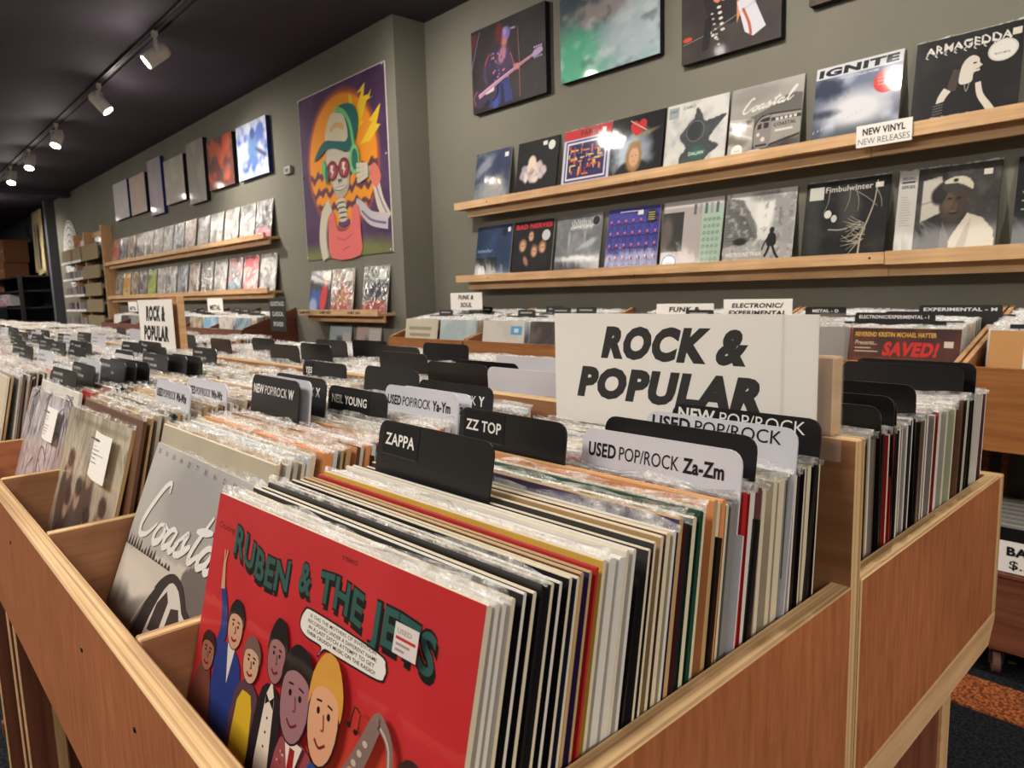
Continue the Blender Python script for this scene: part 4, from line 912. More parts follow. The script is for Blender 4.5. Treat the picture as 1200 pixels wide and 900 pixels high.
def figure_cover():
    A = Art(); G = Grid(70, (26, 25, 26), seed=14); G.tex((44, 42, 42), 3, .4, .8, .7); A.grid(G)
    A.text('ARMAGEDDA', .10, .845, .085, (214, 212, 204), wid=.80, bold=.02, warp=lambda X, Y: (X, Y+.012*np.sin(X*70)))
    for i in range(9): A.stroke([(.12+.092*i, .845), (.10+.092*i, .825), (.125+.092*i, .805)], .008, (214, 212, 204), 3)
    skin = (206, 200, 188)
    A.poly([(.30, .10), (.33, .30), (.40, .44), (.50, .47), (.60, .44), (.66, .30), (.68, .10)], (24, 23, 25), 3)        # torso in black
    A.stroke([(.43, .62), (.40, .50), (.38, .40)], .09, (70, 60, 54), 4)                                           # hair
    A.poly([(.455, .46), (.455, .60), (.49, .70), (.56, .74), (.62, .70), (.63, .65), (.655, .62), (.63, .60), (.635, .565), (.58, .55), (.565, .46)], skin, 4)
    A.ell(.585, .655, .018, .010, K); A.stroke([(.60, .585), (.635, .588)], .007, (90, 60, 60), 1)
    A.stroke([(.345, .42), (.29, .33), (.27, .20), (.25, .10)], (.085, .055), skin, 4); A.poly([(.22, .28), (.32, .30), (.30, .14), (.215, .14)], (34, 32, 34)); [A.stroke([(.215, .17+.03*i), (.315, .18+.03*i)], .006, (120, 118, 114), 1) for i in range(4)]
    A.stroke([(.63, .44), (.66, .30), (.74, .17), (.80, .06)], (.05, .075), skin, 4); A.stroke([(.50, .46), (.525, .36), (.55, .46)], .005, (190, 184, 170), 3)
    A.ell(.83, .73, .135, .115, (196, 194, 186)); A.ell(.83, .73, .118, .10, (214, 212, 204)); A.text('BLACK METAL', .83, .69, .022, (60, 58, 60), wid=.14, align='c'); A.rect(.90, .86, .98, .93, (214, 206, 190))
    A.text('The Final War Approaching', .20, .105, .042, (190, 188, 180), wid=.62, bold=.01)
    return A
def a_navy():
    A = Art(); G = Grid(40, (30, 50, 84), seed=15); G.tex((40, 64, 100), 3, .4, .8); A.grid(G); A.text('Indwner' if 0 else 'Indweller', .05, .50, .07, (150, 170, 196), wid=.42); A.rect(0, 0, .62, .40, (20, 20, 24)); A.ell(.2, .12, .1, .13, (150, 150, 150)); A.rect(.72, .80, .86, .92, (24, 26, 34)); A.rect(.88, .86, .95, .94, W); return A
def a_badnerves():
    A = Art(); G = Grid(70, (20, 18, 20), seed=16)
    for (x, y, h) in ((.45, .72, (40, 30, 28)), (.25, .55, (150, 120, 80)), (.55, .44, (120, 86, 60)), (.75, .50, (130, 100, 66))):
        G.ell(x, y-.20, .13, .16, (30, 28, 32), .4); G.ell(x, y+.02, .095, .12, h, .35, 1, rag=.3); G.ell(x, y, .06, .085, (206, 158, 130), .3); G.ell(x-.02, y+.01, .012, .01, (50, 30, 30), .8); G.ell(x+.025, y+.01, .012, .01, (50, 30, 30), .8)
    G.ell(.35, .28, .05, .1, (190, 140, 120), .6, .8, 30); A.grid(G); A.text('BAD NERVES', .05, .865, .085, (196, 36, 44), wid=.9, bold=.045); A.ell(.82, .72, .10, .095, (196, 196, 196)); A.text('NEW', .82, .70, .03, K, wid=.1, align='c') if 0 else None; return A
def a_storm():
    A = Art(); G = Grid(64, (110, 114, 118), seed=17); G.tex((140, 142, 144), 4, .4, .7); G.ell(.5, .25, .45, .06, (206, 208, 208), .7, 1, rag=1); G.ell(.45, .12, .5, .1, (56, 58, 62), .8, .8, rag=.6); G.ell(.72, .50, .2, .05, (190, 192, 194), .8, .8, 20, 1); G.ell(.3, .6, .02, .14, (190, 192, 194), .9, .7); G.ell(.65, .62, .02, .12, (180, 182, 184), .9, .7); A.grid(G)
    r = random.Random(9); c = (220, 220, 216)
    for i in range(11): u = .34+.045*i; A.stroke([(u-.02, .74+.03*r.random()), (u+.02, .80+.05*r.random()), (u+.0, .88+.05*r.random())], .014, c, 3); A.stroke([(u-.03, .78), (u+.05, .80+.03*r.random())], .010, c, 2)
    A.ell(.88, .87, .09, .085, (40, 42, 46)); A.ring(.88, .87, .088, .012, (170, 170, 170)); return A
def a_pattern():
    A = Art(); A.rect(0, 0, 1, 1, (70, 68, 150)); c = (22, 22, 44)
    for j in range(5):
        for i in range(7):
            u = .07+.145*i; v = .78-.19*j; A.stroke([(u-.03, v-.12), (u, v), (u+.03, v-.12)], .012, c, 1); A.stroke([(u, v), (u+.0725, v-.045), (u+.145, v)] if i < 6 else [(u, v), (u+.06, v-.045)], .010, c, 3); A.ell(u, v+.012, .019, .019, (204, 70, 90)); A.ell(u, v+.03, .012, .008, (220, 190, 170))
    A.text('EVERYBODY WORK' if 0 else 'PATTERNS', .25, .93, .035, (190, 190, 214), wid=.4) if 0 else A.rect(.25, .93, .6, .945, (190, 190, 214)); A.ell(.86, .84, .10, .10, (36, 40, 44)); [A.rect(.80, .88-.035*i, .92, .893-.035*i, (170, 170, 110)) for i in range(4)]; A.rect(.60, .87, .70, .94, W); return A
def a_green():
    A = Art(); A.rect(0, 0, 1, 1, (168, 160, 158)); G = Grid(30, (54, 52, 52), seed=18); G.ell(.2, .5, .3, .4, (96, 88, 84), .6); A.grid(G, 0, .26, .36, .84); A.rect(.66, .0, 1, .92, (160, 182, 166)); A.rect(0, .90, 1, 1, (196, 192, 188))
    for i in range(5): A.rect(.52+.09*i, .78, .565+.09*i, .93, [(90, 96, 104), (150, 150, 152)][i % 2])
    for j in range(7):
        for i in range(4): A.ring(.72+.07*i, .12+.095*j, .024, .009, (96, 128, 108), 8)
    A.rect(.80, 0, .96, .08, (50, 50, 50)); A.ell(.16, .10, .13, .12, (90, 120, 166)); A.ell(.16, .10, .105, .096, (226, 228, 230)); A.text('Vinyl', .16, .085, .035, (70, 100, 150), wid=.12, align='c'); return A
def a_street():
    A = Art(); G = Grid(80, (206, 206, 202), seed=19); G.poly([(0, .25), (0, .95), (.25, .9), (.48, .55), (.5, .35), (.4, .25)], (112, 112, 112)); G.poly([(1, .2), (1, .95), (.72, .9), (.66, .5), (.66, .3)], (150, 150, 148))
    for i in range(14): G.line((.02, .35+.04*i), (.48-.012*i, .36+.02*i), .006, (60, 60, 60), .6)
    G.noise(3); G.ell(.58, .70, .13, .26, (224, 224, 220), .5); G.ell(.58, .92, .2, .07, (140, 140, 138), .7); G.poly([(0, 0), (1, 0), (1, .26), (.66, .33), (.45, .34), (0, .26)], (160, 160, 158)); G.tex((90, 90, 90), 14, .6, .72, .45); G.tex((206, 206, 200), 16, .6, .75, .5)
    G.ell(.25, .33, .10, .05, (40, 40, 42), .4); A.grid(G)
    A.ell(.70, .46, .035, .042, (34, 34, 36)); A.poly([(.64, .26), (.65, .40), (.70, .43), (.76, .39), (.76, .26)], (30, 30, 32), 3); A.stroke([(.68, .28), (.66, .19), (.62, .11)], .035, (32, 32, 34), 3); A.stroke([(.72, .26), (.76, .16), (.82, .07)], .035, (32, 32, 34), 3); A.stroke([(.65, .36), (.60, .27), (.58, .2)], .022, (34, 34, 36), 3)
    A.text('WESTBOUND TRAIN', .05, .13, .055, (222, 220, 214), wid=.52, bold=.02); return A
def a_roots():
    A = Art(); G = Grid(60, (24, 24, 24), seed=23); G.tex((50, 50, 48), 4, .4, .8, .8); G.ell(.55, .65, .12, .3, (74, 70, 66), .8, .7, rag=.6); G.ell(.12, .5, .1, .5, (70, 76, 72), .9, .5); A.grid(G); r = random.Random(31); c = (168, 162, 144)
    A.stroke([(.86, .95), (.84, .70), (.78, .48), (.72, .30), (.70, .04)], (.010, .022), c, 5)
    for i in range(26):
        u = .72+r.uniform(-.03, .05); v = .18+.32*r.random(); a = r.uniform(2.6, 4.4); l = r.uniform(.12, .32); A.stroke([(u, v), (u+l*.4*math.cos(a)+.02*r.random(), v+l*.3*math.sin(a)), (u+l*.8*math.cos(a), v+l*.8*math.sin(a)+.04*r.random())], (.009, .004), c, 4)
    for p, q in (((.30, .86), (.24, .60)), ((.55, .88), (.50, .60)), ((.60, .86), (.88, .64)), ((.62, .86), (.66, .60)), ((.86, .84), (.93, .62))): A.stroke([p, ((p[0]+q[0])/2+.02, (p[1]+q[1])/2), q], (.012, .006), (130, 126, 116), 4)
    A.ell(.30, .59, .045, .05, (206, 204, 196)); A.ell(.38, .53, .035, .045, (196, 192, 184)); A.text('Fimbulwinter', .25, .86, .07, (206, 204, 196), wid=.56, bold=.01); A.rect(.05, .78, .23, .94, (196, 196, 188)); A.stroke([(.32, .40), (.45, .385), (.55, .40)], .016, (150, 150, 146), 3); A.rect(.84, .86, .93, .92, (206, 200, 186)); return A
def a_portrait():
    A = Art(); G = Grid(100, (56, 54, 52), seed=25); G.tex((96, 92, 86), 6, .5, .8, .7); G.poly([(.26, .40), (.26, .86), (.44, .90), (.48, .5)], (186, 182, 172)); G.line((.26, .6), (.46, .64), .006, (110, 106, 100), .8); G.tex((40, 38, 38), 7, .6, .8, .5)
    G.ell(.60, .30, .14, .22, (44, 38, 34), .3)                       # neck
    G.poly([(.24, .0), (.26, .36), (.42, .47), (.50, .40), (.52, 0)], (38, 36, 36)); G.poly([(.50, .0), (.58, .22), (.72, .46), (.86, .40), (.97, .26), (1, 0)], (196, 188, 170), 1, 0); G.poly([(.46, 0), (.48, .40), (.56, .20), (.56, 0)], (90, 84, 78)); G.poly([(.62, .06), (.70, .30), (.76, .40), (.74, .2), (.70, .0)], (160, 150, 134), .7)
    G.ell(.57, .58, .135, .20, (62, 52, 44), .15); G.ell(.52, .60, .06, .12, (96, 80, 66), .8, .8); G.ell(.60, .54, .02, .05, (84, 70, 58), .6, .8); G.ell(.535, .635, .026, .012, (22, 18, 18), .5); G.ell(.625, .635, .026, .012, (22, 18, 18), .5); G.ell(.58, .475, .045, .016, (34, 22, 22), .5); G.ell(.575, .49, .04, .008, (120, 96, 84), .6, .7)
    G.ell(.42, .68, .07, .10, (34, 32, 32), .4); G.ell(.45, .72, .06, .10, (40, 38, 38), .3); G.ell(.575, .775, .125, .075, (60, 56, 54), .15, 1, 0); G.poly([(.47, .83), (.56, .87), (.68, .86), (.75, .78), (.745, .72), (.69, .76), (.60, .80), (.50, .80)], (198, 190, 172), 1, 3); G.ell(.58, .835, .025, .02, (40, 38, 40), .3)
    A.grid(G); A.rect(0, 0, .20, 1, (188, 188, 182)); A.text('ORIGINALS', .03, .90, .035, (50, 50, 54), wid=.14, bold=.02); A.text('SERIES', .03, .80, .035, (50, 50, 54), wid=.14, bold=.02); A.rect(.03, .86, .17, .88, (60, 60, 64))
    for i in range(12): A.rect(.03, .70-.03*i, .10+.07*random.random(), .705-.03*i, (140, 140, 138))
    A.rect(.09, .04, .13, .09, (40, 40, 44)); A.rect(.84, .86, .92, .92, (206, 200, 186)); return A
def a_darktext():
    A = Art(); G = Grid(30, (16, 17, 20), seed=27); G.tex((30, 32, 36), 4, .4, .8); A.grid(G); r = random.Random(4); [A.rect(.06+.03*(i % 3), .62-.03*i, .16+.08*r.random(), .635-.03*i, (170, 170, 166)) for i in range(7)]; return A
UP = [(-3.325, a_blue(), 'hazy blue and grey record cover, leftmost on the upper back-wall ledge', 'grey'), (-2.955, a_ruffle(), 'black record cover with a pale figure in a ruffled collar on the upper ledge', 'black'),
      (-2.60, a_maze(), 'record cover with a red band over a blue and orange maze pattern', 'white'), (-2.285, a_heart(), 'dark record cover with a glowing fair-haired figure under a red heart', 'black'),
      (-1.960, a_cloud(), 'white record cover with a ragged dark flower-like shape', 'white'), (-1.634, wall_train(), 'grey Coastal train record cover on the upper ledge', 'white'),
      (-1.275, a_ignite(), 'misty blue IGNITE record cover with a round red sticker', 'white'), (-.920, figure_cover(), 'black ARMAGEDDA record cover with a pale bare-armed figure', 'black'), ]
for i, (x0, art, lab, e) in enumerate(UP): wall_rec(x0, H+.533, art, lab, mat='print', edge='white' if e != 'black' else 'black', film=i in (2, 7))
LO = [(-3.335, a_navy(), 'navy record cover with a small dark photo in the corner, leftmost on the lower ledge', 'white'), (-3.003, a_badnerves(), 'black BAD NERVES record cover with four faces under red lettering', 'white'),
      (-2.665, a_storm(), 'stormy grey record cover with jagged white lettering', 'white'), (-2.312, a_pattern(), 'blue-violet record cover patterned with linked little figures', 'white'),
      (-1.978, a_green(), 'grey and pale green record cover with a round blue sticker', 'white'), (-1.652, a_street(), 'black and white street scene record cover reading WESTBOUND TRAIN', 'black'),
      (-1.302, a_roots(), 'dark Fimbulwinter record cover with pale tangled roots', 'black'), (-.958, a_portrait(), 'black and white portrait record cover of a person in a cap and pale jacket', 'black'),
      (-.600, a_darktext(), 'near-black record cover cut off by the right edge of the picture', 'black')]
for i, (x0, art, lab, e) in enumerate(LO): wall_rec(x0, H+.104, art, lab, mat='print', edge=e, film=i in (6, 7))

# the left wall: rows of film-wrapped records facing the room
LCOL = [((150, 146, 142), (200, 196, 190)), ((120, 120, 118), (190, 188, 182)), ((90, 100, 110), (180, 184, 186)), ((150, 120, 100), (200, 190, 176)), ((100, 96, 92), (170, 166, 160)), ((140, 140, 136), (210, 206, 198))]
def left_row(z, n, special, where):
    for i in range(n):
        x = -5.93-.352*i+random.uniform(-.01, .01); c = special.get(i, LCOL[(i*5+n) % 6]); A = Art(); G = Grid(26, c[0], seed=100+i+n); G.tex(c[1], 4, .4, .65); G.tex([v*.5 for v in c[0]], 6, .6, .8, .7)
        if len(c) > 2: G.ell(.5, c[3] if len(c) > 3 else .2, .5, .2, c[2], .4)
        A.grid(G)
        nm = {0: 'first', 1: 'second', 2: 'third', 3: 'fourth', 4: 'fifth', 5: 'sixth', 6: 'seventh', 7: 'eighth', 8: 'ninth', 9: 'tenth', 10: 'eleventh', 11: 'twelfth', 12: 'thirteenth', 13: 'fourteenth'}[i]
        cn = c[4] if len(c) > 4 else ('grey' if max(c[0])-min(c[0]) < 20 else 'muted')
        wall_rec(x, H+z, A, '%s film-wrapped record, %s from the right, %s left-wall ledge' % (cn, nm, where), mat='print_wrinkled', yw=LY, group='film-wrapped records on the %s left-wall ledge' % where)
left_row(.522, 14, {0: ((70, 72, 76), (150, 150, 150), (196, 110, 120), .1, 'dark and pink'), 13: ((196, 110, 96), (210, 170, 160), (200, 90, 90), .5, 'pinkish')}, 'upper')
left_row(.085, 14, {0: ((120, 118, 114), (206, 204, 200)), 1: ((206, 120, 124), (216, 190, 186), (200, 70, 80), .9, 'pink'), 2: ((180, 130, 130), (150, 150, 156), (120, 140, 150), .2, 'faded pink'), 9: ((150, 170, 60), (110, 130, 50), (150, 170, 60), .4, 'lime green'), 12: ((210, 170, 96), (220, 190, 130), (200, 150, 80), .6, 'yellow')}, 'lower')
def a_three(k):
    A = Art(); G = Grid(44, [(60, 40, 60), (150, 130, 116), (90, 96, 84)][k], seed=60+k)
    if k == 0: G.ell(.3, .3, .3, .35, (60, 90, 160), .5); G.ell(.7, .35, .16, .34, (206, 60, 56), .3, 1, -10); G.ell(.35, .72, .16, .2, (50, 60, 40), .4); G.ell(.8, .85, .16, .12, (226, 150, 40), .3); G.ell(.2, .15, .2, .2, (190, 196, 214), .5, .7)
    if k == 1: G.tex((190, 170, 150), 5, .4, .7); G.ell(.55, .4, .3, .2, (190, 110, 60), .8, .8, rag=.9); G.ell(.5, .1, .5, .12, (170, 60, 50), .7, .8, rag=.9); G.tex((60, 70, 60), 9, .6, .75, .7)
    if k == 2: G.tex((130, 136, 116), 4, .4, .7); G.ell(.5, .5, .55, .18, (44, 38, 50), .4, 1, rag=1); G.ell(.5, .12, .6, .16, (150, 70, 60), .5); G.tex((190, 180, 176), 12, .68, .8, .6)
    A.grid(G)
    if k: A.rect(.62, .72, .9, .92, (206, 206, 200))
    return A
for k, (x, lab) in enumerate(((-5.045, 'colourful blue and red record cover, left of three on the short ledge'), (-4.71, 'brownish landscape record cover, middle of three on the short ledge'), (-4.27, 'record cover with a dark crowd scene, right of three on the short ledge'))):
    wall_rec(x, H-.094, a_three(k), lab, mat='print_wrinkled' if k else 'print', yw=LY, group='records on the short ledge')
for k, (x, lab) in enumerate(((-4.80, 'pale blue record cover low on the left wall, left of two half hidden'), (-4.41, 'pink and white record cover low on the left wall, right of two half hidden'))):
    A = Art(); G = Grid(30, (176, 190, 196) if k == 0 else (190, 170, 166), seed=70+k); G.ell(.45, .45, .25, .3, (70, 80, 88), .4, .9, rag=.6); A.grid(G)
    if k: A.rect(.52, .1, .97, .95, (206, 204, 198))
    else: A.rect(.62, .5, .95, .85, (206, 204, 198))
    wall_rec(x, H-.50, A, lab, yw=LY, group='records low on the left wall')

# ------------------------------------------------------------------ canvases
def canvas(x0, x1, z0, z1, yw, art, label, edge='canvas_edge', d=.038):
    t = empty('canvas_print', ((x0+x1)/2, yw, z0)); tag(t, label, 'picture')
    w_, h_ = x1-x0, z1-z0; mb = MB(); mb.box(-w_/2, w_/2, -d, -.001, 0, h_); mb.build('stretcher_frame', [M[edge]], t, bevel=.002)
    f = art.build('canvas_face', t, (0, -d-.0002, 0), mat='print_canvas'); f.scale = (w_/art.w, 1, h_/art.h); return t
def c_guitar():
    A = Art(.6, .46, .00008); G = Grid(110, (34, 30, 34), m=140, seed=33); G.tex((50, 42, 44), 4, .4, .8)
    G.poly([(0, .70), (.10, .95), (.0, .97)], (80, 34, 40)); G.ell(.40, .46, .17, .25, (44, 34, 52), .15, 1, 12); G.ell(.30, .55, .12, .13, (52, 40, 62), .3); G.ell(.46, .52, .11, .2, (70, 54, 84), .4, .8)
    G.ell(.44, .60, .05, .10, (190, 130, 140), .5, .8, -15)
    G.poly([(.24, .02), (.27, .27), (.52, .32), (.57, .04)], (40, 52, 110)); G.ell(.33, .1, .04, .16, (70, 80, 160), .8, .7); G.poly([(.40, .02), (.41, .26), (.44, .26), (.46, .02)], (24, 26, 50))
    G.ell(.43, .84, .085, .105, (60, 34, 40), .25, 1, -20); G.ell(.49, .82, .06, .085, (120, 100, 176), .3, 1, -10); G.ell(.475, .85, .03, .05, (170, 150, 200), .7, .7); G.ell(.47, .74, .04, .05, (180, 110, 110), .5); G.ell(.40, .86, .05, .12, (96, 34, 34), .6, .9)
    A.grid(G); A.stroke([(.0, .56), (.06, .76), (.13, .97)], .010, (120, 120, 160), 3)
    rim = (206, 92, 66); r = random.Random(8)
    A.stroke([(.27, .67), (.20, .56), (.175, .44), (.20, .33), (.27, .27)], .014, rim, 5, taper=True); A.stroke([(.205, .54), (.185, .44), (.21, .33), (.27, .28)], (.045, .035), (70, 48, 84), 4); A.ell(.275, .275, .032, .04, (200, 124, 116))
    for i in range(44): A.ell(.26+.26*r.random(), .32+.34*r.random(), .006+.008*r.random(), .008+.010*r.random(), r.choice([(170, 112, 170), (104, 96, 160), (196, 130, 120), (60, 50, 110)]), n=7)
    A.stroke([(.53, .60), (.57, .50), (.585, .42), (.62, .40)], (.05, .03), (64, 50, 90), 4); A.stroke([(.555, .58), (.585, .50), (.60, .43)], .008, rim, 4)
    A.stroke([(.56, .855), (.625, .85)], (.016, .022), (150, 150, 170), 2); A.stroke([(.66, .80), (.665, .84), (.62, .86)], .008, (110, 80, 80), 3); A.stroke([(.66, .82), (.67, .50), (.672, .04)], .009, (150, 100, 84), 3)
    A.poly([(.04, .08), (.02, .20), (.07, .27), (.15, .26), (.20, .31), (.30, .32), (.36, .27), (.37, .17), (.31, .10), (.23, .12), (.15, .05)], (52, 42, 66), 4); A.stroke([(.05, .10), (.03, .20), (.08, .265)], .008, rim, 4)
    A.poly([(.20, .19), (.22, .26), (.33, .29), (.32, .21)], (196, 184, 190)); A.stroke([(.10, .19), (.35, .29), (.66, .40), (.86, .465)], (.050, .030), (196, 150, 170), 3); A.stroke([(.10, .185), (.35, .283), (.66, .395), (.84, .455)], .010, (110, 80, 110), 3)
    A.poly([(.84, .44), (.86, .50), (.95, .52), (.97, .47), (.90, .44)], (176, 150, 190), 3); [A.ell(.87+.028*i, .535, .010, .014, (170, 160, 190), n=8) for i in range(4)]; [A.ell(.87+.028*i, .425, .010, .014, (170, 160, 190), n=8) for i in range(4)]
    [A.stroke([(.60+.016*i, .435), (.612+.016*i, .395), (.618+.016*i, .36)], .016, (196, 124, 120), 3) for i in range(4)]
    return A
def c_smoke():
    A = Art(.61, .46, .00008); G = Grid(70, (70, 90, 96), m=90, seed=35); G.vgrad((120, 160, 156), (50, 60, 70)); G.ell(.2, .2, .3, .35, (70, 170, 130), .9, .9); G.ell(.75, .35, .35, .4, (176, 190, 200), .9, .9, rag=.6); G.ell(.4, .62, .32, .12, (150, 140, 140), .6, .9, rag=1.2); G.tex((206, 214, 216), 5, .55, .8, .6); G.tex((40, 50, 60), 7, .6, .8, .4); G.ell(.45, .86, .1, .16, (110, 60, 60), .5, .8, rag=.8); A.grid(G)
    r = random.Random(12); [A.stroke([(.1+.6*r.random(), .55+.2*r.random()) for _ in range(3)], .006, (190, 190, 190), 4) for _ in range(0)]
    return A
def c_hands():
    A = Art(.46, .6, .00008); G = Grid(80, (50, 44, 44), seed=37); G.tex((66, 58, 56), 4, .4, .8); A.grid(G); n0 = len(A.mb.v)
    A.poly([(.25, .99), (.28, .55), (.40, .40), (.62, .38), (.66, .70), (.60, .99)], (36, 32, 34), 2); A.poly([(.58, .34), (.66, .60), (.74, .78), (.70, .99), (.60, .99), (.58, .70)], (206, 130, 70)); A.poly([(.58, .60), (.72, .66), (.86, .20), (.74, .12), (.66, .20)], (196, 196, 206))
    A.poly([(.34, .74), (.40, .86), (.55, .90), (.66, .86), (.62, .76), (.50, .72)], (206, 140, 110), 4); [A.stroke([(.38+.05*i, .80), (.36+.06*i, .73), (.40+.06*i, .69)], .03, (196, 124, 96), 3) for i in range(4)]; A.stroke([(.20, .92), (.30, .80), (.5, .76)], .05, (170, 60, 50), 3)
    for i in range(5): A.ell(.40+.01*i, .62-.075*i, .022, .018, (200, 196, 190)); A.ell(.28+.03*i, .36-.04*i, .018, .02, (200, 196, 190)) if i < 4 else None
    A.stroke([(.02, .26), (.40, .36), (.98, .66)], .006, (150, 150, 150), 3); A.ell(.06, .90, .03, .024, (200, 196, 190)); A.ell(.07, .32, .05, .03, (196, 70, 50))
    A.poly([(.22, .10), (.26, .52), (.34, .56), (.30, .12)], (30, 27, 30)); A.stroke([(.64, .50), (.70, .30), (.72, .14)], .02, (170, 90, 60), 3)
    for i in range(7): A.ell(.33+.012*i, .56-.07*i, .014, .012, (180, 176, 172))
    A.mb.v[n0:] = [(x, y, z*.52) for x, y, z in A.mb.v[n0:]]; return A
canvas(-3.31, -2.705, H+1.042, H+1.50, WY, c_guitar(), 'black-edged canvas of a singer with a bass guitar at a microphone')
canvas(-2.60, -1.985, H+1.057, H+1.52, WY, c_smoke(), 'canvas of a stage scene in green and white smoke')
canvas(-1.87, -1.41, H+.972, H+1.57, WY, c_hands(), 'canvas of dark clothing, pale buttons and hands, right of the smoke canvas')
A = Art(.6, .46, .00008); G = Grid(20, (60, 50, 44), seed=38); G.tex((120, 90, 70), 4, .4, .7); A.grid(G); canvas(-1.30, -.70, H+1.05, H+1.51, WY, A, 'canvas mostly above the picture, only its lower left corner in view')
def c_abs(base, cols, seed, fig=None):
    A = Art(.6, .45, .0001); G = Grid(40, base, seed=seed)
    for i, (c, lo, hi) in enumerate(cols): G.tex(c, 3+i, lo, hi, .85)
    if fig: fig(G)
    A.grid(G); return A
def f_blue(G): G.ell(.55, .55, .16, .32, (90, 130, 190), .5, .9, rag=.8); G.ell(.55, .78, .08, .1, (60, 90, 150), .4); G.ell(.8, .4, .2, .04, (40, 50, 110), .6, .8, -30)
CV = [(-6.20, -5.60, 1.010, 1.455, c_abs((196, 204, 226), [((60, 90, 190), .42, .6), ((226, 230, 240), .55, .7)], 41, f_blue), 'canvas_blue', 'blue and white canvas of a figure, closest to the skeleton painting'),
      (-6.90, -6.30, 1.012, 1.455, c_abs((110, 64, 60), [((214, 96, 60), .42, .62), ((150, 120, 110), .6, .8)], 43), 'canvas_edge', 'fiery red canvas, second from the skeleton painting'),
      (-7.45, -6.99, .945, 1.525, c_abs((150, 144, 136), [((170, 162, 152), .4, .7)], 44), 'canvas_edge', 'tall grey-brown canvas, third from the skeleton painting'),
      (-8.16, -7.56, 1.015, 1.465, c_abs((168, 162, 152), [((186, 178, 168), .4, .7)], 45), 'canvas_edge', 'wide pale grey canvas, fourth from the skeleton painting'),
      (-8.72, -8.26, .955, 1.55, c_abs((164, 156, 170), [((184, 168, 172), .4, .7)], 46), 'canvas_blue', 'tall violet-grey canvas with a blue edge, fifth along'),
      (-9.46, -8.85, 1.03, 1.465, c_abs((184, 170, 160), [((204, 172, 158), .45, .7)], 47), 'canvas_edge', 'pinkish grey canvas, sixth along the left wall'),
      (-10.18, -9.56, 1.035, 1.48, c_abs((196, 190, 194), [((210, 202, 202), .4, .7)], 48), 'canvas_blue', 'pale canvas with a blue edge, farthest along the left wall')]
for x0, x1, z0, z1, A, e, lab in CV: canvas(x0, x1, H+z0, H+z1, LY, A, lab, e, .04)

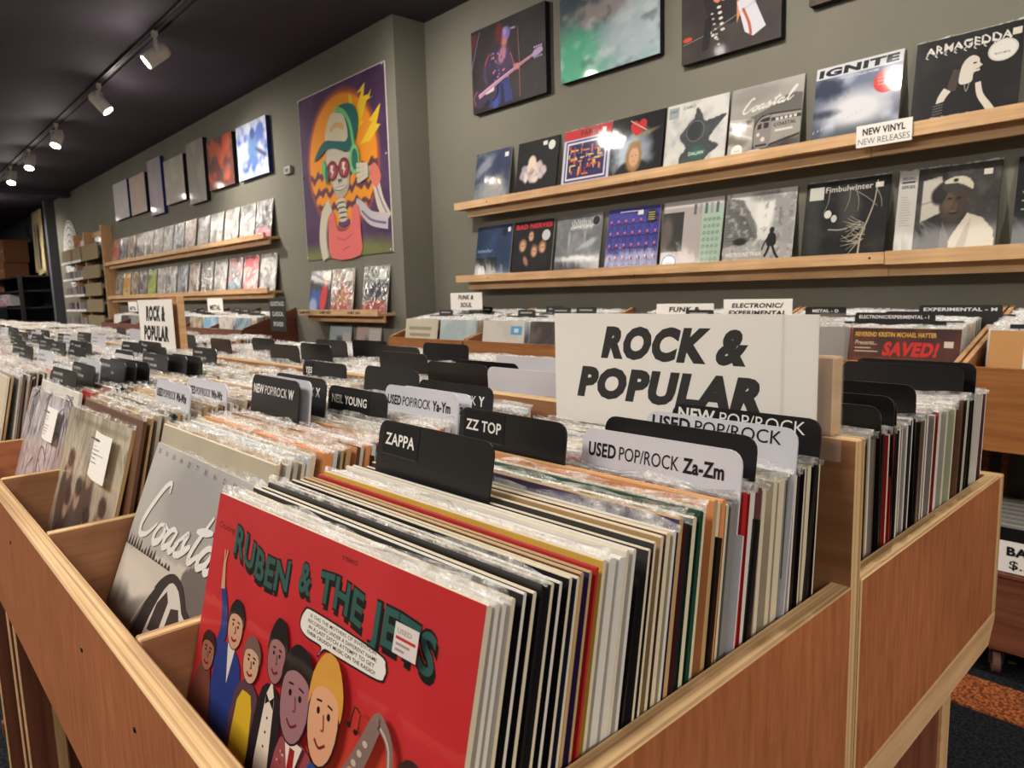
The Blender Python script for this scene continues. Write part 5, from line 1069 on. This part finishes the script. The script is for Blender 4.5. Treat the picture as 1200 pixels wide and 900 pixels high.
# skeleton painting
def skeleton():
    A = Art(1.175, 1.175, .0002); G = Grid(110, (70, 46, 80), seed=50); G.tex((90, 62, 100), 6, .4, .7, .7)
    G.ell(.50, .56, .415, .405, (196, 96, 60), .10, 1); G.ell(.50, .56, .39, .38, (238, 150, 30), .03, 1); G.tex((236, 160, 44), 5, .5, .8, .0)
    for (y, a) in ((.50, 1), (.40, 1), (.305, 1)):
        G.mix((90, 50, 74), (np.abs(G.V-y-.012*np.sin(G.U*70)-.008*np.sin(G.U*31)) < .014+.010*np.abs(np.sin(G.U*55)))*(np.hypot(G.U-.5, G.V-.56) < .40)*.95)
    G.ell(.5, .0, .7, .09, (120, 130, 70), .8, .9, rag=.4); A.grid(G)
    bone = (206, 198, 180); bl = (164, 156, 150); K2 = (50, 40, 50); teal = (24, 100, 100)
    # lightning
    for pts in ([(.62, .66), (.70, .78), (.67, .78), (.76, .90), (.71, .90), (.80, 1.0-.06), (.78, .87), (.83, .87), (.74, .74), (.77, .74)], [(.72, .62), (.86, .72), (.82, .73), (.95, .80), (.90, .70), (.94, .69), (.82, .62)], [(.60, .80), (.63, .92), (.66, .88), (.66, .80)], [(.80, .84), (.86, .89), (.84, .85), (.88, .85)]): A.poly(pts, (240, 200, 40))
    # raised arm behind the headphone
    A.stroke([(.70, .50), (.80, .46), (.86, .40), (.90, .28), (.97, .18)], (.05, .085), bone, 4); A.stroke([(.84, .44), (.90, .30), (.97, .20)], .012, (130, 110, 160), 4)
    A.poly([(.80, .45), (.86, .50), (.92, .42), (.86, .36)], (214, 120, 96), 3)
    A.stroke([(.97, .17), (.80, .20), (.70, .27), (.64, .30)], (.09, .06), (190, 184, 190), 4); A.stroke([(.95, .16), (.80, .19), (.70, .25)], .014, (120, 100, 140), 3)
    # neck, shoulders, vest
    A.stroke([(.34, .32), (.26, .26), (.22, .12), (.25, .0)], (.08, .09), bone, 4); A.stroke([(.30, .24), (.27, .1), (.28, 0)], .010, bl, 3)
    for i in range(5): A.ell(.47+.006*i, .33-.030*i, .055, .018, bone); A.ell(.47+.006*i, .322-.030*i, .045, .005, K2)
    A.poly([(.33, .0), (.30, .16), (.33, .26), (.38, .27), (.42, .16), (.56, .17), (.60, .28), (.67, .28), (.68, .14), (.66, .0)], (226, 112, 108), 3); A.stroke([(.40, .12), (.50, .10), (.58, .13)], .006, (180, 80, 86), 3); A.stroke([(.46, .04), (.55, .06)], .006, (180, 80, 86), 2)
    A.stroke([(.43, .20), (.50, .19), (.56, .21)], .03, (90, 60, 110), 3)
    # skull
    A.poly([(.31, .55), (.33, .64), (.42, .72), (.54, .73), (.62, .66), (.63, .55), (.59, .46), (.575, .40), (.52, .355), (.44, .355), (.40, .40), (.36, .47)], (190, 176, 160), 4)
    A.poly([(.33, .56), (.35, .64), (.43, .70), (.53, .71), (.60, .64), (.60, .55), (.56, .46), (.55, .41), (.50, .37), (.45, .37), (.41, .41), (.38, .48)], bone, 4)
    A.poly([(.415, .415), (.43, .375), (.50, .362), (.545, .38), (.555, .415)], (180, 170, 150), 3)
    for i in range(7): A.rect(.425+.017*i, .388, .438+.017*i, .410, (226, 220, 204))
    A.stroke([(.42, .40), (.48, .392), (.55, .402)], .004, K2, 3); A.poly([(.455, .46), (.47, .43), (.48, .458)], K2); A.poly([(.485, .46), (.49, .43), (.505, .455)], K2)
    # sunglasses
    for cx in (.395, .535):
        A.ell(cx, .515, .067, .060, (120, 40, 54)); A.ell(cx, .515, .050, .044, (176, 66, 70)); A.poly([(cx-.015, .55), (cx+.02, .545), (cx+.004, .515), (cx+.022, .51), (cx-.012, .475), (cx-.002, .505), (cx-.02, .51)], (232, 226, 214))
    A.stroke([(.45, .53), (.48, .53)], .014, (130, 30, 44), 1)
    # cap: teal back, cream front panel, peak
    A.poly([(.52, .62), (.60, .60), (.68, .66), (.72, .76), (.68, .84), (.58, .87), (.48, .85), (.46, .72)], teal, 4); A.poly([(.34, .70), (.36, .78), (.42, .84), (.50, .835), (.57, .80), (.60, .68), (.50, .66)], (210, 200, 170), 3); A.stroke([(.40, .75), (.48, .77), (.56, .74)], .03, (214, 170, 110), 3)
    A.poly([(.18, .60), (.24, .66), (.33, .70), (.46, .68), (.60, .65), (.64, .62), (.56, .605), (.44, .64), (.34, .645), (.26, .62)], teal, 3)
    # headphones
    A.stroke([(.47, .86), (.56, .83), (.63, .75), (.66, .62)], .028, (110, 190, 120), 5); A.ell(.66, .545, .055, .085, (120, 200, 130)); A.ell(.665, .545, .035, .060, (34, 110, 90)); A.ell(.30, .54, .025, .05, (110, 190, 120)); A.ell(.33, .50, .02, .06, (40, 120, 100))
    # fingers on the ear cup
    for i in range(4): A.stroke([(.80, .50-.02*i), (.74, .50-.025*i), (.68, .50-.03*i+.01)], .024, bone, 3); A.stroke([(.79, .488-.02*i), (.73, .487-.025*i)], .004, bl, 1)
    return A
t = empty('skeleton_painting', (-4.503, LY-.004, H+.278)); tag(t, 'large unframed painting of a skeleton in cap, headphones and red sunglasses on an orange sun', 'painting')
A = skeleton(); A.h = 1.18; mb = MB(); mb.box(-.59, .59, -.004, .003, 0, 1.18); mb.build('sheet', [M['paper']], t); A.build('painted_face', t, (0, -.0042, 0), mat='print_matte')
for (u, v) in ((-.575, 1.165), (.575, 1.165), (-.575, .62), (.575, .62), (-.575, .015), (.575, .015)):
    mb = MB(); mb.lathe([(.007, 0), (.006, .004), (0, .006)], 10, cap=False, mat=Matrix.Rotation(math.radians(90), 4, 'X')); mb.build('pin', [M['lampwhite']], t, (u, -.010, v))
t = empty('thermostat', (-5.31, LY, H+.955)); tag(t, 'small square grey thermostat on the wall left of the painting', 'thermostat')
mb = MB(); mb.box(-.055, .055, -.028, -.001, 0, .06); mb.build('case', [M['grey_pl']], t, bevel=.004); mb = MB(); mb.box(-.025, .025, -.031, -.0285, .018, .042); mb.build('grille', [M['blackmetal']], t)
# ------------------------------------------------------------------ record bins along the walls
stock = MB()
def slope_side(name, x0, x1, y0, y1, zb, zf, zk, mat, t):
    mb = MB(); mb.prism([(y0, zb), (y1, zb), (y1, zk), (y0, zf)], 0, x0-(x0+x1)/2, x1-(x0+x1)/2)
    me = mb.mesh(name, [M[mat+'1'], M['pine1' if mat == 'stain' else mat+'1']], bevel=.0012)
    for p in me.polygons: p.material_index = 0 if abs(p.normal.x) > .8 else 1
    o = link(name, me, t, ((x0+x1)/2-t.location.x, -t.location.y, 0)); return o
def wall_bin(x0, x1, y0, yw, zf, mat, label, base='open'):
    t = empty('wall_record_bin', ((x0+x1)/2, (y0+yw)/2, 0)); tag(t, label, 'record bin')
    def b(n, *a, **k): k.setdefault('mat', mat); k.setdefault('edge', mat); o = board(n, *a, parent=t, **k); o.location = Vector(o.location)-t.location
    zb = zf-.236; g = .001
    b('front_board', x0+g, x1-g, y0, y0+.016, zb, zf, grain=0)
    slope_side('side_panel', x1-.015, x1-g, y0+.0165, yw-.002, zb, zf+.008, zf+.155, mat, t); slope_side('side_panel', x0+g, x0+.015, y0+.0165, yw-.002, zb, zf+.008, zf+.155, mat, t)
    b('back_board', x0+.016, x1-.016, yw-.016, yw-.002, zb, zf+.13, grain=0)
    b('bottom_board', x0+.016, x1-.016, y0+.017, yw-.017, zb+.004, zb+.016, grain=0)
    for sx in (x0+.016, x1-.034): b('leg_post', sx, sx+.018, y0+.06, y0+.10, 0, zb+.003, grain=2, thick=0); b('leg_post', sx, sx+.018, yw-.06, yw-.02, 0, zb+.003, grain=2, thick=0)
    return t, zb+.017
def bin_fill(x0, x1, y0, yw, zb, pal=None):
    for c in range(2):
        x = x0+.015+(x1-x0-.03)*(.26+.48*c); y = y0+.10
        while y < yw-.06:
            z = zb+(y-y0)*.10-.004; to_stock(x+random.uniform(-.006, .006), y, z, 9-(y-y0)*12, random.uniform(-1, 1), random.choice(pal or FILL), 'white', random.uniform(.8, 1.5)); y += random.uniform(.006, .010)
def side_card(x, y, z, txt, label, w=.15):
    mb = MB(); r = .008; P = []
    for cx, cz, a in ((w/2-r, .33-r, 0), (-w/2+r, .33-r, 90)): P += [(cx+r*math.cos(math.radians(q)), cz+r*math.sin(math.radians(q))) for q in (a, a+45, a+90)]
    P += [(-w/2, .30), (-.155, .30), (-.155, 0), (.155, 0), (.155, .30), (w/2, .30)]
    mb.prism(P, 1, 0, .002); o = mb.build('divider_card', [M['black']], None, (x, y, z), (-math.radians(6), 0, 0))
    A = Art(w, .03, .0001)
    if txt: A.text(txt, .5, .35, .36, (220, 218, 214), wid=min(.88, .07*len(txt)), bold=.03, align='c')
    else: A.rect(.15, .4, .8, .6, (170, 168, 166))
    A.build('lettering', o, (0, -.0004, .30), mat='print_matte'); return tag(o, label, 'divider card', 'divider cards in the wall bins')
BF = H-.247
bins = [(-.600, .100, 'right-hand pale brown wall bin, its front board bare at the picture edge'), (.100, .800, 'wall bin outside the picture to the right'), (-1.305, -.605, 'wall bin holding the SAVED! record, behind the island corner'), (-2.01, -1.31, 'wall bin hidden behind the big ROCK & POPULAR sign'),
        (-2.86, -2.16, 'orange-stained wall bin with a dark cover in its right bay'), (-3.57, -2.87, 'orange-stained wall bin in the corner under the FUNK & SOUL sign')]
ZBB = {}
for x0, x1, lab in bins:
    t, zb = wall_bin(x0, x1, 2.30, WY, BF, 'stain', lab); ZBB[x0] = zb; bin_fill(x0, x1, 2.30, WY, zb+.0)
for i in range(6):
    x1 = -5.36-.705*i; t, zb = wall_bin(x1-.70, x1, 2.14, LY, H-.235, 'dark', 'dark brown wall bin under the left-wall ledges, %s from the right' % ORD[i].replace('nearest', 'first')); bin_fill(x1-.70, x1, 2.14, LY, zb-.012+.0)
zb = ZBB[-.600]
def front_cover(x, y, z, art, lab, col='white', edge='white', mat='print', lean=9, **k): return cover_record(art, mat, x, y, z, lean, 0, col, edge, lab, 'front covers in the wall bins', **k)
# SAVED!
A = Art(step=.00006); G = Grid(40, (66, 44, 44), seed=80); G.vgrad((150, 80, 40), (62, 44, 50)); G.tex((110, 60, 40), 5, .45, .7, .6); G.ell(.5, .62, .6, .06, (160, 96, 60), .9, .7, rag=.8); A.grid(G)
A.text('REVEREND KRISTIN MICHAEL HAYTER', .03, .915, .045, (216, 170, 70), wid=.76, bold=.03); A.text('Presents...', .03, .83, .045, (206, 190, 170), wid=.22, shear=.2); A.text('SAVED!', .30, .73, .13, (206, 52, 44), wid=.50, bold=.05, shear=.2)
A.rect(.03, .79, .19, .80, (200, 190, 170)); A.rect(.03, .755, .26, .765, (200, 190, 170)); A.rect(.86, .82, .94, .88, (216, 206, 190)); A.ell(.40, .66, .014, .016, (230, 190, 150))
front_cover(-.779, 2.352, zb+.008, A, 'brown SAVED! record cover with red and yellow lettering in a wall bin', mat='print', film=False)
A = Art(step=.00006); A.rect(0, 0, 1, 1, (196, 146, 92)); A.rect(.27, .10, .98, .94, (220, 218, 214)); A.poly([(.34, .72), (.36, .84), (.44, .90), (.52, .87), (.55, .76), (.52, .80), (.40, .80)], K, 3)
A.ring(.445, .73, .10, .008, K, 20); A.poly([(.345, .745), (.37, .84), (.44, .875), (.51, .85), (.545, .745), (.50, .79), (.40, .79)], K, 3); A.ell(.41, .74, .010, .007, K); A.ell(.48, .74, .010, .007, K); A.stroke([(.42, .69), (.445, .68), (.47, .69)], .006, K, 2); [A.rect(.30, .56-.05*i, .42+.02*i, .575-.05*i, (80, 80, 80)) for i in range(3)]
front_cover(-.395, 2.352, zb+.008, A, 'brown card record cover with a white panel and a line-drawn face', col='tan', edge='tan')
for (x, y, tx, lab) in ((-.84, 2.44, 'ELECTRONIC/EXPERIMENTAL - I', 'black divider card reading ELECTRONIC/EXPERIMENTAL - I behind the SAVED! record'), (-.80, 2.47, '', 'small black divider card tucked behind the ELECTRONIC/EXPERIMENTAL - I card'), (-.70, 2.62, 'EXPERIMENTAL - M', 'black divider card ending in - M near the back of the bin'), (-1.12, 2.58, 'METAL - D', 'black divider card above the top edge of the big sign'),
        (-.36, 2.42, 'ELECTRONIC', 'black divider card reading ELECTRONIC at the right picture edge')): side_card(x, y, zb+(y-2.3)*.10+.022, tx, lab, .24 if len(tx) > 12 else .15)
def simple(seed, base, c2, extra=None):
    A = Art(step=.00006); G = Grid(26, base, seed=seed); G.tex(c2, 4, .45, .7, .7)
    A.grid(G)
    if extra: extra(A)
    return A
front_cover(-2.30, 2.352, zb+.01, simple(81, (70, 60, 60), (120, 110, 104), lambda A: A.rect(.72, .2, 1, .6, (200, 196, 190))), 'dark record cover with a pale patch beside the big sign in a wall bin', col='grey')
front_cover(-2.65, 2.352, zb+.01, simple(82, (206, 200, 190), (190, 186, 178), lambda A: (A.rect(.68, .78, .94, .92, (90, 160, 200)), A.rect(.76, .82, .86, .88, (210, 226, 230)), A.ell(.78, .12, .14, .08, K))), 'off-white record cover with a light blue sticker in a wall bin')
front_cover(-3.02, 2.352, zb+.012, simple(83, (160, 176, 180), (190, 200, 200), lambda A: (A.rect(.2, .50, .9, .52, (60, 60, 60)), A.ell(.75, .42, .12, .06, (70, 130, 190)))), 'pale blue film-wrapped record cover in the corner wall bin')
front_cover(-3.36, 2.352, zb+.012, simple(84, (196, 186, 164), (206, 198, 178), lambda A: (A.rect(.12, .80, .82, .86, (150, 140, 120)), A.rect(.15, .68, .8, .74, (150, 140, 120)), A.ell(.4, .35, .3, .18, (70, 66, 60)), A.ell(.4, .35, .18, .1, (120, 112, 100)))), 'cream record cover with a dark oval, leftmost in the corner wall bin', col='cream')
WC = ((-3.30, 2.50), (-3.12, 2.58), (-2.95, 2.62), (-3.2, 2.66), (-2.62, 2.50), (-2.45, 2.58), (-2.3, 2.60), (-2.55, 2.64), (-1.6, 2.5), (-1.8, 2.6))
for i, (x, y) in enumerate(WC):
    side_card(x if abs(x+2.86) > .16 else x-.14, y, zb+(y-2.3)*.10+.022, '', 'blank black divider card, %s of ten from the left in the orange-stained wall bins' % NTH[sorted(WC).index((x, y))], .13)
for i in range(12):
    x = -5.55-.35*i-(.02 if i % 2 else 0); y = 2.32+.06*((i*7) % 3)
    side_card(x, y, H-.46+(y-2.14)*.10+.022, '', 'black divider card in the dark brown left-wall bins, %s from the right' % NTH[i], .14)
for i, (c1, c2) in enumerate((((150, 170, 180), (70, 90, 110)), ((196, 190, 180), (150, 140, 130)), ((120, 160, 190), (200, 206, 210)), ((176, 160, 140), (110, 96, 80)))):
    front_cover(-5.55-.35*i-(.01 if i % 2 else 0), 2.19, H-.46, simple(90+i, c1, c2), '%s record cover facing the aisle in the dark brown bins, %s from the right' % (('blue-grey', 'off-white', 'light blue', 'brownish')[i], ('first', 'second', 'third', 'fourth')[i]), film=False)
stk2 = stock.build('record_stock', [M['vcol'], M['film']]); tag(stk2, 'tightly packed sleeved records filling the bins along the walls', 'records', kind='stuff')

# signs standing among the wall bins
def stand_sign(x0, x1, z0, z1, y, lines, label, dark=False, size=.3, bold=.04, shear=.2, ys=None):
    t = empty('genre_sign', ((x0+x1)/2, y, z0)); tag(t, label, 'sign'); w_, h_ = x1-x0, z1-z0
    mb = MB(); mb.box(-w_/2, w_/2, 0, .003, 0, h_); mb.build('sign_card', [M['blackboard' if dark else 'paper']], t, bevel=.001)
    A = Art(w_, h_, .0001)
    for i, (tx, wd) in enumerate(lines): A.text(tx, .5, ys[i] if ys else 1-(.9/len(lines))*(i+1)+.06, size, (214, 212, 206) if dark else (20, 20, 22), wid=wd, bold=bold, shear=shear, align='c')
    A.build('lettering', t, (0, -.0004, 0), mat='print_matte')
zs = H-.247-.0
stand_sign(-3.34, -3.05, H-.098, H+.000, 2.60, [('FUNK &', .48), ('SOUL', .36)], 'white FUNK & SOUL sign standing in the corner wall bin', size=.26)
stand_sign(-1.86, -1.575, H-.22, H-.072, 2.60, [('FUNK &', .54), ('SOUL', .4)], 'white FUNK & sign showing above the left part of the big sign', size=.14, ys=(.77, .55))
stand_sign(-1.53, -1.24, H-.20, H-.056, 2.60, [('ELECTRONIC/', .74), ('EXPERIMENTAL', .84)], 'white ELECTRONIC/ EXPERIMENTAL sign showing above the big sign', size=.12, ys=(.77, .57))
stand_sign(-6.56, -6.20, H-.11, H+.012, 2.33, [('METAL', .7)], 'white METAL sign above the dark brown left-wall bins', size=.36, shear=0)
stand_sign(-5.10, -4.83, H-.245, H+.002, 2.26, [('PUNK/NEW', .7), ('WAVE/', .7), ('GOTH', .6)] if 0 else [('SOUNDTRACKS', .84), ('CLASSICAL', .7), ('SPOKEN', .6)], 'black sign with three lines of white lettering right of the dark bins', True, .13, .02, 0)
stand_sign(-9.1, -8.75, H-.11, H+.00, 2.33, [('METAL', .7)], 'small white sign far along the dark brown left-wall bins', size=.36, shear=0)

# ------------------------------------------------------------------ bargain box below the right-hand wall bin
t = empty('rolling_bargain_box', (-.25, 2.58, 0)); tag(t, 'low brown rolling box with a BARGAIN sign on the floor under the wall bin', 'record box')
def b(n, *a, **k): k.setdefault('mat', 'dark'); k.setdefault('edge', 'dark'); o = board(n, *a, parent=t, **k); o.location = Vector(o.location)-t.location
b('front_board', -.62, .12, 2.30, 2.316, .088, .405, grain=0); b('side_panel', -.62, -.604, 2.317, 2.80, .088, .395, grain=1); b('side_panel', .104, .12, 2.317, 2.80, .088, .395, grain=1); b('back_board', -.603, .103, 2.784, 2.80, .088, .395, grain=0); b('bottom_board', -.603, .103, 2.317, 2.783, .09, .106, grain=0); b('trim_strip', -.62, .12, 2.292, 2.2995, .31, .322, grain=0)
for i, x in enumerate((-.475, .02)):
    for yy in (2.345, 2.74):
        mb = MB(); mb.box(-.022, .022, -.022, .022, .074, .0885); mb.box(-.018, -.014, -.014, .014, .030, .074); mb.box(.014, .018, -.014, .014, .030, .074); mb.box(.03, .05, -.006, .006, .035, .04)
        c = mb.build('caster', [M['steel']], t, (x+.25, yy-2.58, 0), (0, 0, .3), bevel=.001)
        mb = MB(); mb.lathe([(.0, -.010), (.032, -.011), (.037, -.008), (.037, .008), (.032, .011), (0, .010)], 20, cap=False, mat=Matrix.Rotation(math.radians(90), 4, 'Y')); w_ = mb.build('wheel', [M['rubber']], c, (0, 0, .0375), smooth=False)
mb = MB(); mb.box(-.13, .13, -.002, 0, -.045, .045); s = mb.build('sign_card', [M['paper']], t, (-.345+.25, 2.2985-2.58+.0, .435))
s.location = (-.345+.25, 2.299-2.58, .372)
A = Art(.26, .09, .0001); A.text('BARGAIN', .07, .56, .27, (20, 20, 22), wid=.66, bold=.05); A.text('$.50', .10, .14, .27, (20, 20, 22), wid=.3, bold=.015); A.build('lettering', s, (0, -.0024, -.045), mat='print_matte')
for i in range(30):
    x = -.42+.0*i; y = 2.40+.012*i
    if y > 2.75: break
    cc = ['black', 'charcoal', 'grey', 'white'][i % 4]; record(-.44, y, .108, 4, 0, cc, 'white', 1.2, '%s record in the rolling bargain box, %s from its front' % (cc, ('first', 'second', 'third')[i] if i < 3 else 'further back than third'), 'records in the bargain box', film=False)

# ------------------------------------------------------------------ CD rack at the end of the left wall ledges
t = empty('cd_rack', (-11.6, 2.46, 0)); tag(t, 'tall wooden rack of CDs past the end of the left-wall ledges', 'rack')
def b(n, *a, **k): k.setdefault('mat', 'pine'); k.setdefault('edge', 'pine'); o = board(n, *a, parent=t, **k); o.location = Vector(o.location)-t.location
for x in (-10.62, -11.58, -12.2): b('side_panel', x-.02, x+.02, 2.47, 2.598, 0, H+1.02-(0 if x > -11 else .02), grain=2)
b('top_rail', -12.18, -10.641, 2.35, 2.37, H+.90, H+.985, grain=0, thick=1) if 0 else None
b('top_rail', -11.559, -10.641, 2.575, 2.595, H+.92, H+.99, grain=0, thick=1); b('top_rail', -12.179, -11.601, 2.575, 2.595, H+.90, H+.97, grain=0, thick=1)
LV = [.60, .35, .11, -.11, -.33]
for i, z in enumerate(LV):
    for xa, xb in ((-12.9, -12.221), (-12.179, -11.601), (-11.559, -10.641)):
        mb = MB(); mb.box(xa, xb, 2.42, 2.595, -.012, 0); o = mb.build('shelf', [M['blackboard']], t, (11.6, -2.46, H+z), bevel=.001)
        mb = MB(); mb.box(xa, xb, 2.415, 2.4195, -.012, .022); mb.build('shelf_lip', [M['paper' if xb < -11 else 'tan']], t, (11.6, -2.46, H+z))
        if i == 0 or xb > -11: mb = MB(); mb.box(xa+.02, xb-.02, 2.421, 2.44, .001, .16 if i else .2); mb.build('header_panel', [M['tan']], t, (11.6, -2.46, H+z), bevel=.001)
ZL = ['top', 'second', 'third', 'fourth', 'lowest']
CDC = {'white': (212, 210, 204), 'silver': (160, 160, 166), 'dark grey': (90, 90, 100), 'beige': (196, 170, 156), 'pale blue': (160, 170, 200), 'black': (60, 56, 60), 'cream': (206, 198, 180), 'salmon': (196, 140, 120)}
cdm = MB(); cdm.box(-.005, .005, -.07, .07, 0, .125); cdme = cdm.mesh('cd_case', [M['jacket']])
for i, z in enumerate(LV[1:]):
    for k in range(42):
        x = -11.64-.027*k-(.05 if k > 18 else 0)
        if x < -12.85: break
        cn = random.choice(sorted(CDC)); o = link('cd_case', cdme, None, (x, 2.50, H+z+.0005)); o.color = tuple(float(v) for v in lin(CDC[cn]))+(1,); o.scale = (1.6, 1, 1)
        tag(o, '%s CD case on the %s shelf of the far CD rack' % (cn, ZL[i+1]), 'cd', '%s CDs on the %s rack shelf' % (cn, ZL[i+1]))
for i, (x, c, lab) in enumerate(((-10.85, 'black', 'dark sleeve leaning in the top of the CD rack, right side'), (-11.75, 'white', 'white sleeve leaning in the top of the CD rack, middle'), (-11.95, 'red', 'reddish sleeve leaning in the top of the CD rack, left of the white one'))):
    record(x-.12, 2.455, H+.601, 12, random.uniform(-3, 3), c, 'white', 1.2, lab)
# round white wall hanging
t = empty('round_wall_hanging', (-13.0, LY-.01, H+.78)); tag(t, 'round white wall hanging with dark rings left of the CD rack', 'wall hanging')
mb = MB(); mb.lathe([(.52, 0), (.52, .008), (0, .010)], 40, mat=Matrix.Rotation(math.radians(90), 4, 'X')); mb.build('disc', [M['paper']], t)
A = Art(1.04, 1.04, .0006); [A.ring(.5, .5, r_, .016, (96, 96, 100), 32) for r_ in (.48, .40, .30, .20, .11)]
for k in range(16): a = k*math.pi/8; A.stroke([(.5+.12*math.cos(a), .5+.12*math.sin(a)), (.5+.46*math.cos(a), .5+.46*math.sin(a))], .010, (120, 120, 122), 1)
A.build('ring_pattern', t, (0, -.0105, -.52), mat='print_matte')

# ------------------------------------------------------------------ far end: black shelving, boxes, garment, picture
t = empty('black_shelving', (-17.2, 2.3, 0)); tag(t, 'black shelving unit in the dark far corner', 'shelving')
def b(n, x0, x1, y0, y1, z0, z1): mb = MB(); mb.box(x0+17.2, x1+17.2, y0-2.3, y1-2.3, z0, z1); mb.build(n, [M['blackboard']], t, bevel=.002)
for x in (-19.9, -18.0, -14.5): b('upright', x-.03, x+.03, 2.05, 2.11, 0, H+.5); b('upright', x-.03, x+.03, 2.55, 2.60, 0, H+.5)
for z in (.35, .85, H+.12-.16, H+.25, H+.50): b('shelf', -19.86, -14.54, 2.06, 2.60, z-.03, z)
b('back_panel', -19.86, -14.54, 2.605, 2.63, .1, H+.5)
for i, (x, y, z, w_, h_, lab) in enumerate(((-16.9, 2.3, H+.501, 1.3, .30, 'brown cardboard box, lower one on top of the black shelving'), (-16.8, 2.32, H+.802, 1.2, .42, 'brown cardboard box stacked on another on the black shelving'))):
    t = empty('cardboard_box', (x, y, z)); tag(t, lab, 'box')
    mb = MB(); mb.box(-w_/2, w_/2, -.2, .2, 0, h_); mb.build('carton', [M['cardboard']], t, bevel=.006); mb = MB(); mb.box(-w_/2-.001, w_/2+.001, -.202, -.2005, h_*.45, h_*.55); mb.build('tape', [M['tan']], t)
    if i: mb = MB(); mb.box(-.19, -.185, -.2, 0, 0, .30); mb.build('flap', [M['tan']], t, (-w_/2-.02+.18, 0, .08), (0, -.25, 0))
A = simple(95, (200, 190, 196), (170, 90, 120)); 
t = empty('boxed_set', (-16.6, 2.2, H-.009)); tag(t, 'white boxed set with pink print on the black shelving', 'box'); mb = MB(); mb.box(-.65, .65, -.1, .1, 0, .21); mb.build('carton', [M['paper']], t, bevel=.004); f = A.build('box_print', t, (0, -.101, 0), mat='print_matte'); f.scale = (1.3/.315, 1, .21/.315)
r = random.Random(5)
for k in range(26):
    o = link('record_box_spine', cdme, None, (-18.3-.055*k, 2.25, H+.251)); o.scale = (4, 1.2, 1.7); o.color = tuple(float(v) for v in lin(r.choice(sorted(CDC.values()))))+(1,); tag(o, 'boxed spine standing on the upper bay of the black shelving in the far corner', 'box set', 'spines on the black shelving')
    o = link('record_box_spine', cdme, None, (-18.3-.055*k, 2.25, H-.009-.03)); o.location.z = H-.0395; o.scale = (4, 1.2, 1.6); o.color = tuple(float(v) for v in lin(r.choice(sorted(CDC.values()))))+(1,); tag(o, 'boxed spine standing on the lower bay of the black shelving in the far corner', 'box set', 'spines on the lower bay of the black shelving')
# hanging cream garment with folds and a faint print
mb = MB(); n = 26; m_ = 14; vs = []; fs = []
for j in range(m_):
    for i in range(n):
        u = i/(n-1); v = j/(m_-1); sag = .05*math.sin(u*math.pi*3+1)*(1-v); vs.append((-.46+.92*u*(1-.10*v), -.05-.035*math.sin(u*26+v*2)*(1.1-v), v*1.1+sag*(1-v)))
for j in range(m_-1):
    for i in range(n-1): fs.append((j*n+i, j*n+i+1, (j+1)*n+i+1, (j+1)*n+i))
mb.add(vs, fs); o = mb.build('hanging_garment', [M['cloth']], None, (-14.75, 2.52, H+.52), smooth=True); so = o.modifiers.new('s', 'SOLIDIFY'); so.thickness = .006; tag(o, 'cream garment with a grey print hanging on the wall above the black shelving', 'garment')
A = Art(.3, .8, .001); A.ell(.5, .75, .28, .2, (110, 110, 112)); A.poly([(.2, .0), (.25, .55), (.75, .55), (.8, 0)], (120, 118, 116), 3); A.build('garment_print', o, (0, -.10, .12), mat='print_matte')
A = simple(97, (40, 40, 46), (140, 140, 150)); canvas(-16.8, -15.75, H+.85, H+1.55, LY+.05, A, 'dark framed picture on the far wall above the boxes')
